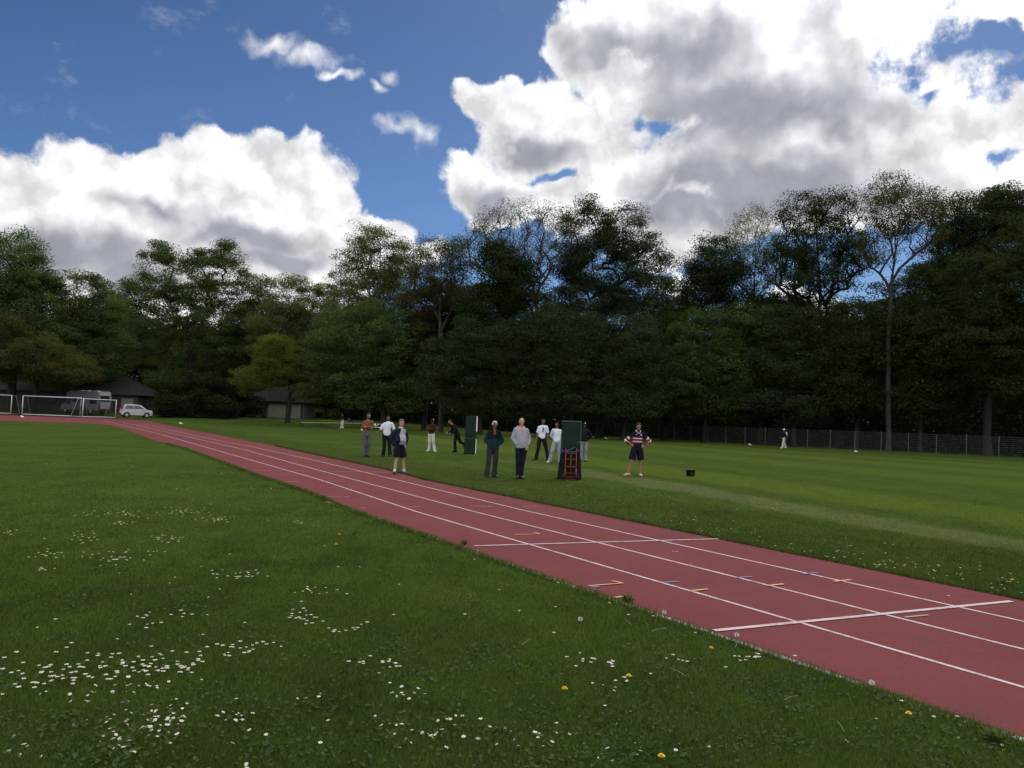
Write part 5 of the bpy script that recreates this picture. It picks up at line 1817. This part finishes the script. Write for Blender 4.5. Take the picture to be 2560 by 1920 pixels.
# 13, 14 the far pair
person("far player in white trousers and a black top standing by the railing", (855, 1071), 1028, -25, 'brown', dict(elL=(.22, -.1, 1.18), wrL=(.08, -.28, 1.08), ankL=(.12, .04, .085), ankR=(-.14, -.03, .085)),
       ('tee', M_blackc, .5), ('trousers', M_creamc), 'black', 'short', -10, 0, M_shoew, Hm=1.8)
BEND = dict(hipL=(.092, .05, .90), hipR=(-.092, .05, .90), waist=(0, -.04, 1.00), chest=(0, -.20, 1.12), neck=(0, -.36, 1.20), head=(0, -.48, 1.26), shL=(.175, -.30, 1.17), shR=(-.175, -.30, 1.17),
            elL=(.21, -.36, .92), wrL=(.17, -.42, .72), elR=(-.21, -.36, .92), wrR=(-.17, -.42, .72))
person("far player in blue jeans bending forward beside the trunk of a pale tree", (880, 1071), 1030, -70, 'brown', BEND, ('tee', cloth("dim_navy_top", (0.02, 0.022, 0.03)), .9), ('trousers', cloth("blue_jeans", (0.045, 0.062, 0.085))), 'black', 'short', 0, 0, M_shoeb,
       Hm=1.45)

# ------------------------------------------------------------------ grass blades
def blade_mat():
    m = bpy.data.materials.new("grass_blade")
    m.use_nodes = True
    t = NT(m.node_tree)
    m.node_tree.nodes.clear()
    c, flat, sml = grass_color(t)
    ri = t.n('ShaderNodeNewGeometry').outputs['Random Per Island']
    c = t.vec('SCALE', c, t.math('MULTIPLY_ADD', ri, 0.6, 0.85))
    straw = t.math('GREATER_THAN', ri, 0.975)
    c = t.mix(t.math('MULTIPLY', straw, 0.6), c, rgb(0.16, 0.14, 0.06))
    d = t.n('ShaderNodeBsdfDiffuse')
    tr = t.n('ShaderNodeBsdfTranslucent')
    t.put(d.inputs['Color'], c)
    t.put(tr.inputs['Color'], c)
    mx = t.n('ShaderNodeMixShader')
    mx.inputs[0].default_value = 0.35
    m.node_tree.links.new(d.outputs[0], mx.inputs[1])
    m.node_tree.links.new(tr.outputs[0], mx.inputs[2])
    o = t.n('ShaderNodeOutputMaterial')
    m.node_tree.links.new(mx.outputs[0], o.inputs[0])
    return m


g = np.random.default_rng(11)
NB = 800000
px = g.uniform(-260, 2820, NB)
py = 1062 + (1960 - 1062) * g.uniform(0, 1, NB) ** 0.9
u = (px / 2.5 - 512) / FPX
vv = (384 - py / 2.5) / FPX
d = np.array(FWD)[None] + np.array(RIGHT)[None] * u[:, None] + np.array(UP)[None] * vv[:, None]
ok = d[:, 2] < -0.02
d = d[ok]
t = -CAMH / d[:, 2]
Pg = d[:, :2] * t[:, None]
dq = np.linalg.norm(Pg, axis=1)
Pg = Pg[(Pg[:, 1] > 2.5) & (g.uniform(0, 1, len(Pg)) < np.clip((44 - dq) / 30, 0, 1))]
keep = ~in_poly(Pg, TRACK_POLY)
Pg = Pg[keep]
# extra, longer blades hanging over both edges of the track
ns = 30000
Pe = []
for edge_line, sgn in ((PI_, -1), (PO_, 1)):
    d_ = np.concatenate([[0], np.cumsum(np.linalg.norm(np.diff(edge_line, axis=0), axis=1))])
    q = g.uniform(4, 46, ns // 2)
    e = np.stack([np.interp(q, d_, edge_line[:, k]) for k in (0, 1)], -1)
    e += np.array(TN)[None, :2] * (sgn * (np.abs(g.normal(0, 0.05, ns // 2)) - 0.008 + 0.045 * (sgn < 0)))[:, None]
    Pe.append(e)
Pe = np.concatenate(Pe)
ns = len(Pe)
Pg = np.concatenate([Pg, Pe])
edge = np.zeros(len(Pg), bool)
edge[-ns:] = True
dist = np.linalg.norm(Pg, axis=1)
n = len(Pg)
tuft = 0.5 + 0.5 * np.sin(Pg[:, 0] * 3.1 + 1.7 * np.sin(Pg[:, 1] * 2.3)) * np.sin(Pg[:, 1] * 2.7 + 1.3 * np.sin(Pg[:, 0] * 1.9))
dnr = (Pg - np.array(A0)[None, :2]) @ np.array(TN)[:2]
hgt = g.uniform(0.016, 0.042, n) * (0.75 + 0.5 * tuft)
hgt = np.where((dnr > 0) & (dnr < 4.0), hgt * 1.4, hgt)
hgt *= np.clip(1.25 - dist / 30, 0.45, 1.0)
hgt = np.where(edge, g.uniform(0.03, 0.085, n), hgt)
wid = np.maximum(0.0030, dist * 0.00062) * g.uniform(0.7, 1.3, n)
th = g.uniform(0, 2 * np.pi, n)
ln = g.uniform(0.1, 0.9, n) * hgt
la = g.uniform(0, 2 * np.pi, n)
bx, by = np.cos(th) * wid, np.sin(th) * wid
z0 = np.zeros(n)
v0 = np.stack([Pg[:, 0] - bx, Pg[:, 1] - by, z0], -1)
v1 = np.stack([Pg[:, 0] + bx, Pg[:, 1] + by, z0], -1)
v2 = np.stack([Pg[:, 0] + np.cos(la) * ln, Pg[:, 1] + np.sin(la) * ln, hgt], -1)
tag(mesh_np("grass", np.stack([v0, v1, v2], 1).reshape(-1, 3), np.arange(n * 3).reshape(-1, 3), blade_mat()), "short mown grass blades of the lawn", kind='stuff')

# ------------------------------------------------------------------ flowers and weeds
M_petal = mat("daisy_petals", (0.66, 0.66, 0.60), 0.7, 0.05, 60)
M_yolk = mat("daisy_heart", (0.60, 0.42, 0.04), 0.8, 0.1, 60)
M_stem = mat("flower_stem", (0.05, 0.09, 0.02), 0.8, 0.2, 20)
M_dand = mat("dandelion_petals", (0.62, 0.40, 0.012), 0.8, 0.12, 60)


def daisy_mesh(seed):
    g = random.Random(seed)
    mb = MB()
    npet = 11
    vs, fs = [], []
    for k in range(npet):
        a = 2 * math.pi * k / npet + g.uniform(-.1, .1)
        w = 0.26
        L = g.uniform(.85, 1.0)
        zt = g.uniform(-.05, .18)
        b = len(vs)
        vs += [(.22 * math.cos(a - w), .22 * math.sin(a - w), .02), (.22 * math.cos(a + w), .22 * math.sin(a + w), .02),
               (L * math.cos(a + w * .9), L * math.sin(a + w * .9), zt), (L * math.cos(a - w * .9), L * math.sin(a - w * .9), zt)]
        fs.append([b, b + 3, b + 2, b + 1])
    mb.add([(x * .0135, y * .0135, .045 + z * .0135) for x, y, z in vs], fs, 0)
    mb.ball((0, 0, .0465), (.0042, .0042, .0022), 8, 4, 1)
    mb.tube([(0.004, 0, 0), (0, 0, .045)], .0010, 4, 2)
    me = bpy.data.meshes.new("daisy")
    me.from_pydata(mb.v, [], mb.f)
    for m in (M_petal, M_yolk, M_stem):
        me.materials.append(m)
    me.polygons.foreach_set('material_index', mb.m)
    return me


DM = [daisy_mesh(i) for i in range(5)]
# clusters: centre and spread in the photograph, number, where they are
CL = [(100, 1690, 80, 36, 26, "at the left end of the thickest patch"), (190, 1700, 70, 45, 34, "in the thickest patch at the lower left"),
      (310, 1690, 70, 48, 34, "in the middle of the thickest patch"), (400, 1700, 60, 55, 36, "at the right end of the thickest patch"),
      (470, 1670, 40, 25, 20, "at the upper right end of the thickest patch"), (340, 1805, 90, 36, 50, "in the patch below the thickest one"),
      (290, 1850, 34, 26, 18, "in the patch closest to the lower edge"), (420, 1790, 40, 22, 22, "right of the patch below the thickest one"),
      (590, 1785, 40, 12, 12, "in the small bunch right of the thick patches"), (60, 1872, 45, 12, 6, "in the bottom left corner"),
      (350, 1555, 40, 14, 10, "in the loose patch above the thickest one"), (455, 1540, 25, 8, 6, "in the loose patch above the thickest one"),
      (570, 1630, 40, 14, 14, "in the small bunch above the middle of the lawn"), (640, 1612, 35, 12, 9, "in the small bunch above the middle of the lawn"),
      (765, 1545, 40, 14, 20, "in the bunch in the middle of the lawn"), (850, 1580, 40, 10, 9, "in the bunch in the middle of the lawn"),
      (790, 1480, 40, 12, 12, "in the bunch in the middle of the lawn"), (940, 1665, 60, 14, 16, "in the loose patch right of the middle"),
      (750, 1735, 40, 16, 7, "in the small patch below the middle of the lawn"), (1010, 1725, 60, 16, 12, "in the loose patch left of the two dandelions"),
      (985, 1820, 40, 30, 15, "in the bunch at the lower middle"), (1130, 1815, 70, 26, 14, "in the patch below the two dandelions"),
      (1085, 1832, 20, 12, 10, "in the patch below the two dandelions"), (1340, 1830, 70, 26, 18, "in the scattered patch at the lower right lawn"),
      (1130, 1795, 14, 8, 4, "in the patch below the two dandelions"), (1480, 1655, 50, 14, 12, "in the loose patch right of the dandelions"),
      (1690, 1650, 30, 8, 5, "in the loose patch right of the dandelions"), (1870, 1648, 30, 8, 10, "in the bunch beside the track kerb"), (1560, 1700, 60, 20, 10, "in the loose patch right of the dandelions"),
      (1450, 1890, 200, 20, 8, "along the lower edge of the picture"), (620, 1910, 60, 6, 4, "along the lower edge of the picture"),
      (600, 1440, 60, 8, 22, "in the distant streak on the left lawn"), (300, 1395, 90, 16, 34, "in the distant streak on the left lawn"), (130, 1390, 45, 10, 16, "in the distant streak on the left lawn"),
      (210, 1345, 30, 12, 18, "in the distant streak on the left lawn"), (420, 1350, 40, 8, 24, "in the distant streak on the left lawn"), (20, 1335, 20, 5, 8, "in the distant streak on the left lawn"),
      (290, 1287, 80, 8, 40, "x"), (450, 1282, 60, 8, 40, "x"), (540, 1300, 40, 6, 28, "x"), (310, 1310, 25, 4, 14, "x"), (745, 1308, 18, 3, 12, "x"), (120, 1425, 25, 4, 6, "x"),
      (240, 1128, 18, 2.5, 16, "x"), (50, 1097, 18, 1.5, 14, "x"), (110, 1160, 25, 2, 14, "x"), (330, 1165, 20, 2, 10, "x"), (430, 1225, 60, 4, 14, "x"), (650, 1222, 40, 5, 14, "x"), (530, 1190, 80, 10, 14, "x"),
      (2060, 1385, 130, 24, 36, "x"), (2210, 1415, 60, 16, 30, "x"), (2370, 1425, 60, 20, 18, "x"), (1860, 1330, 90, 18, 20, "x"), (1660, 1300, 60, 12, 24, "x"), (2500, 1460, 50, 18, 12, "x"),
      (1270, 1225, 30, 5, 14, "x"), (1300, 1195, 90, 14, 26, "x"), (1120, 1165, 40, 6, 14, "x"), (1400, 1240, 100, 16, 30, "x"), (1600, 1240, 100, 14, 24, "x"), (1920, 1270, 60, 6, 16, "x"), (930, 1165, 50, 6, 10, "x"),
      (1500, 1380, 0.1, 0.1, 0, "x")]
g = np.random.default_rng(21)
items = []
for cx, cy, sx, sy, num, lab in CL:
    for _ in range(num):
        x, y = cx + np.clip(g.normal(), -2, 2) * sx * .66, cy + np.clip(g.normal(), -2, 2) * sy * .72
        q = at(x, y, .035)
        q.z = 0
        items.append((q.length, q, lab))
for _ in range(150):
    q = at(g.uniform(-100, 2600), 1250 + 640 * g.random())
    items.append((q.length, q, "standing by itself on the lawn"))
PQ = np.array([[i[1].x, i[1].y] for i in items])
inside = in_poly(PQ, TRACK_POLY)
items = [i for i, b in zip(items, inside) if not b]
items.sort(key=lambda i: i[0])
GD = "daisies scattered over the lawn"
for kq, (dd, q, lab) in enumerate(items[:290]):
    o = bpy.data.objects.new("daisy", DM[kq % 5])
    COL.objects.link(o)
    o.location = (q.x, q.y, 0)
    sc = g.uniform(0.5, 0.95)
    o.scale = (sc, sc, g.uniform(.45, .95))
    o.rotation_euler = (g.normal() * .32, g.normal() * .32, g.uniform(0, 6.28))
    tag(o, "small white daisy " + (lab if lab != "x" else "far out on the lawn"), 'daisy', GD)
rest = items[290:]
mbv, mbf, mbm = [], [], []
for dd, q, lab in rest:
    me = DM[g.integers(5)]
    sc = g.uniform(.75, 1.2)
    a = g.uniform(0, 6.28)
    k0 = len(mbv)
    for v_ in me.vertices:
        mbv.append((q.x + sc * (v_.co.x * math.cos(a) - v_.co.y * math.sin(a)), q.y + sc * (v_.co.x * math.sin(a) + v_.co.y * math.cos(a)), v_.co.z * 1.1))
    for p_ in me.polygons:
        mbf.append([k0 + i for i in p_.vertices])
        mbm.append(p_.material_index)
o = mesh_np("distant_daisies", mbv, mbf, [M_petal, M_yolk, M_stem], None, False, mbm)
tag(o, "distant white daisies speckling the grass", kind='stuff')

for x, y, s, lab in [(1411, 1742, 1.0, "yellow dandelion in the middle of the lawn, lower left of a pair"), (1571, 1709, 1.0, "yellow dandelion in the middle of the lawn, upper right of a pair"),
                     (2271, 1805, 1.0, "yellow dandelion alone near the lower right kerb"), (1653, 1916, 1.0, "yellow dandelion at the very bottom edge of the picture"),
                     (848, 1345, 1.2, "distant yellow dandelion, farther of a pair left of the kerb end"), (840, 1371, 1.2, "distant yellow dandelion, closer of a pair left of the kerb end"),
                     (1523, 1522, .7, "small yellow dandelion bud left of the kerb"), (1778, 1637, .8, "small yellow dandelion bud beside the bunch of daisies by the kerb"), (2530, 1460, 1.2, "yellow dandelion on the far side of the track by the right edge"),
                     (1395, 1470, .7, "small yellow dandelion in the grass below the kerb end")]:
    q = at(x, y)
    o = empty("dandelion", (q.x, q.y, 0), g.uniform(0, 6), lab, 'dandelion', "yellow dandelions in the lawn")
    o.scale = (.8, .8, .85)
    mb = MB()
    for ring, (nn_, r_, zz) in enumerate([(18, .024, .0), (14, .017, .006), (9, .010, .010)]):
        for k in range(nn_):
            a = 2 * math.pi * (k + .5 * ring) / nn_
            w = .10
            ca, sa = math.cos(a), math.sin(a)
            px_, py_ = -sa * .003, ca * .003
            mb.add([(px_, py_, .06 * 1 + zz), (-px_, -py_, .06 + zz), (r_ * ca * s - px_ * 1.2, r_ * sa * s - py_ * 1.2, .062 + zz * 1.2), (r_ * ca * s + px_ * 1.2, r_ * sa * s + py_ * 1.2, .062 + zz * 1.2)], [[0, 1, 2, 3]])
    mb.ball((0, 0, .064), (.011 * s, .011 * s, .006))
    mb.build("flower_head", M_dand, o)
    MB().tube([(0.006, 0, 0), (0, 0, .06)], .002, 5).build("stem", M_stem, o)

M_seed = mat("seed_fluff", (0.50, 0.50, 0.46), 0.9, 0.1, 60)
for x, y, lab in [(1841, 1608, "pale dandelion clock on the lawn just below the kerb, right of the thick white line"), (1450, 1567, "pale dandelion clock left of the kerb"), (1660, 1549, "pale dandelion clock close to the kerb"), (2179, 1733, "pale dandelion clock beside the kerb near the lower right")]:
    q = at(x, y + 6)
    o = empty("dandelion_clock", (q.x, q.y, 0), 0, lab, 'dandelion clock', "dandelion clocks along the kerb")
    mb = MB()
    for k in range(90):
        v_ = V((g.normal(), g.normal(), g.normal())).normalized()
        c0 = V((0, 0, .085))
        tip = c0 + v_ * .019
        w = v_.orthogonal().normalized() * .0035
        mb.add([c0, tip + w, tip - w], [[0, 1, 2]])
    mb.build("seed_head", M_seed, o)
    MB().tube([(0.01, 0, 0), (0, 0, .085)], .002, 5).build("stem", M_stem, o)


def weed(x, y, r, n, lab):
    q = at(x, y)
    o = empty("weed_tuft", (q.x, q.y, 0), 0, lab, 'weed', "weeds growing on the kerb")
    mb = MB()
    for k in range(n):
        a = g.uniform(0, 6.28)
        L = g.uniform(.4, 1) * r
        h = g.uniform(.3, 1.0) * r * .9
        ca, sa = math.cos(a), math.sin(a)
        w = r * .09
        mb.add([(0, 0, 0), (ca * L * .5 - sa * w, sa * L * .5 + ca * w, h * .75), (ca * L, sa * L, h), (ca * L * .5 + sa * w, sa * L * .5 - ca * w, h * .75)], [[0, 1, 2, 3]])
    mb.build("leaves", LEAF['oak'], o)
    MB().tube([(0, 0, -.02), (0, 0, r * .3)], r * .05, 5).build("stem", M_stem, o)


weed(1570, 1508, .11, 60, "dark weed tuft on the kerb below the orange arrow")
weed(1160, 1362, .09, 40, "weed tuft on the kerb at the thin white cross line")
weed(2490, 1862, .10, 50, "weed tuft on the kerb in the lower right corner")
weed(2500, 1462, .09, 40, "leafy weed on the far verge near the right edge")

# clover and broad leaved weeds in the turf, a few dry stalks
n = 420
cx, cy = g.uniform(-60, 2600, n), 1290 + 640 * g.random(n) ** 0.8
pts = []
for x, y in zip(cx, cy):
    q = at(x, y)
    k = int(g.integers(8, 40))
    pts.append(np.stack([q.x + g.normal(size=k) * 0.10, q.y + g.normal(size=k) * 0.10, g.uniform(.018, .036, k)], -1))
pts = np.concatenate(pts)
pts = pts[~in_poly(pts, TRACK_POLY)]
dn_ = (pts[:, :2] - np.array(A0)[None, :2]) @ np.array(TN)[:2]
pts = pts[(dn_ < N_L - 0.1) | ((dn_ > 0.1) & (dn_ < 4))]
v, f = leaves_np(pts, 0.026, g, 1.0)
M_clover = leaf_mat("clover_leaves", (0.036, 0.060, 0.018), (0.068, 0.102, 0.032), 0.3)
tag(mesh_np("clover", v, f, M_clover), "clover and small weeds mixed into the lawn", kind='stuff')
M_straw = mat("dry_straw", (0.34, 0.30, 0.18), 0.9, 0.2, 20)
for x, y, a in [(1640, 1552, 1.2), (1628, 1586, .3), (1578, 1570, 2.0), (1838, 1627, 1.1), (1480, 1480, .5), (1716, 1700, 2.4), (1305, 1620, .9), (1960, 1760, .2), (2110, 1840, 1.6), (1180, 1500, 2.2)]:
    q = at(x, y)
    L = g.uniform(.08, .15)
    o = MB().tube([(0, 0, .025), (math.cos(a) * L * .5, math.sin(a) * L * .5, .045), (math.cos(a) * L, math.sin(a) * L, .05)], [.0016, .0013, .0008], 4).build("dry_stalk", M_straw)
    o.location = (q.x, q.y, 0)
    tag(o, "thin pale dry stalk lying in the grass near the kerb", 'stalk', "dry stalks in the lawn")
print("leaves", sum(len(o.data.polygons) for o in bpy.data.objects if o.name.startswith("crown")))
print("objects", len(bpy.data.objects))
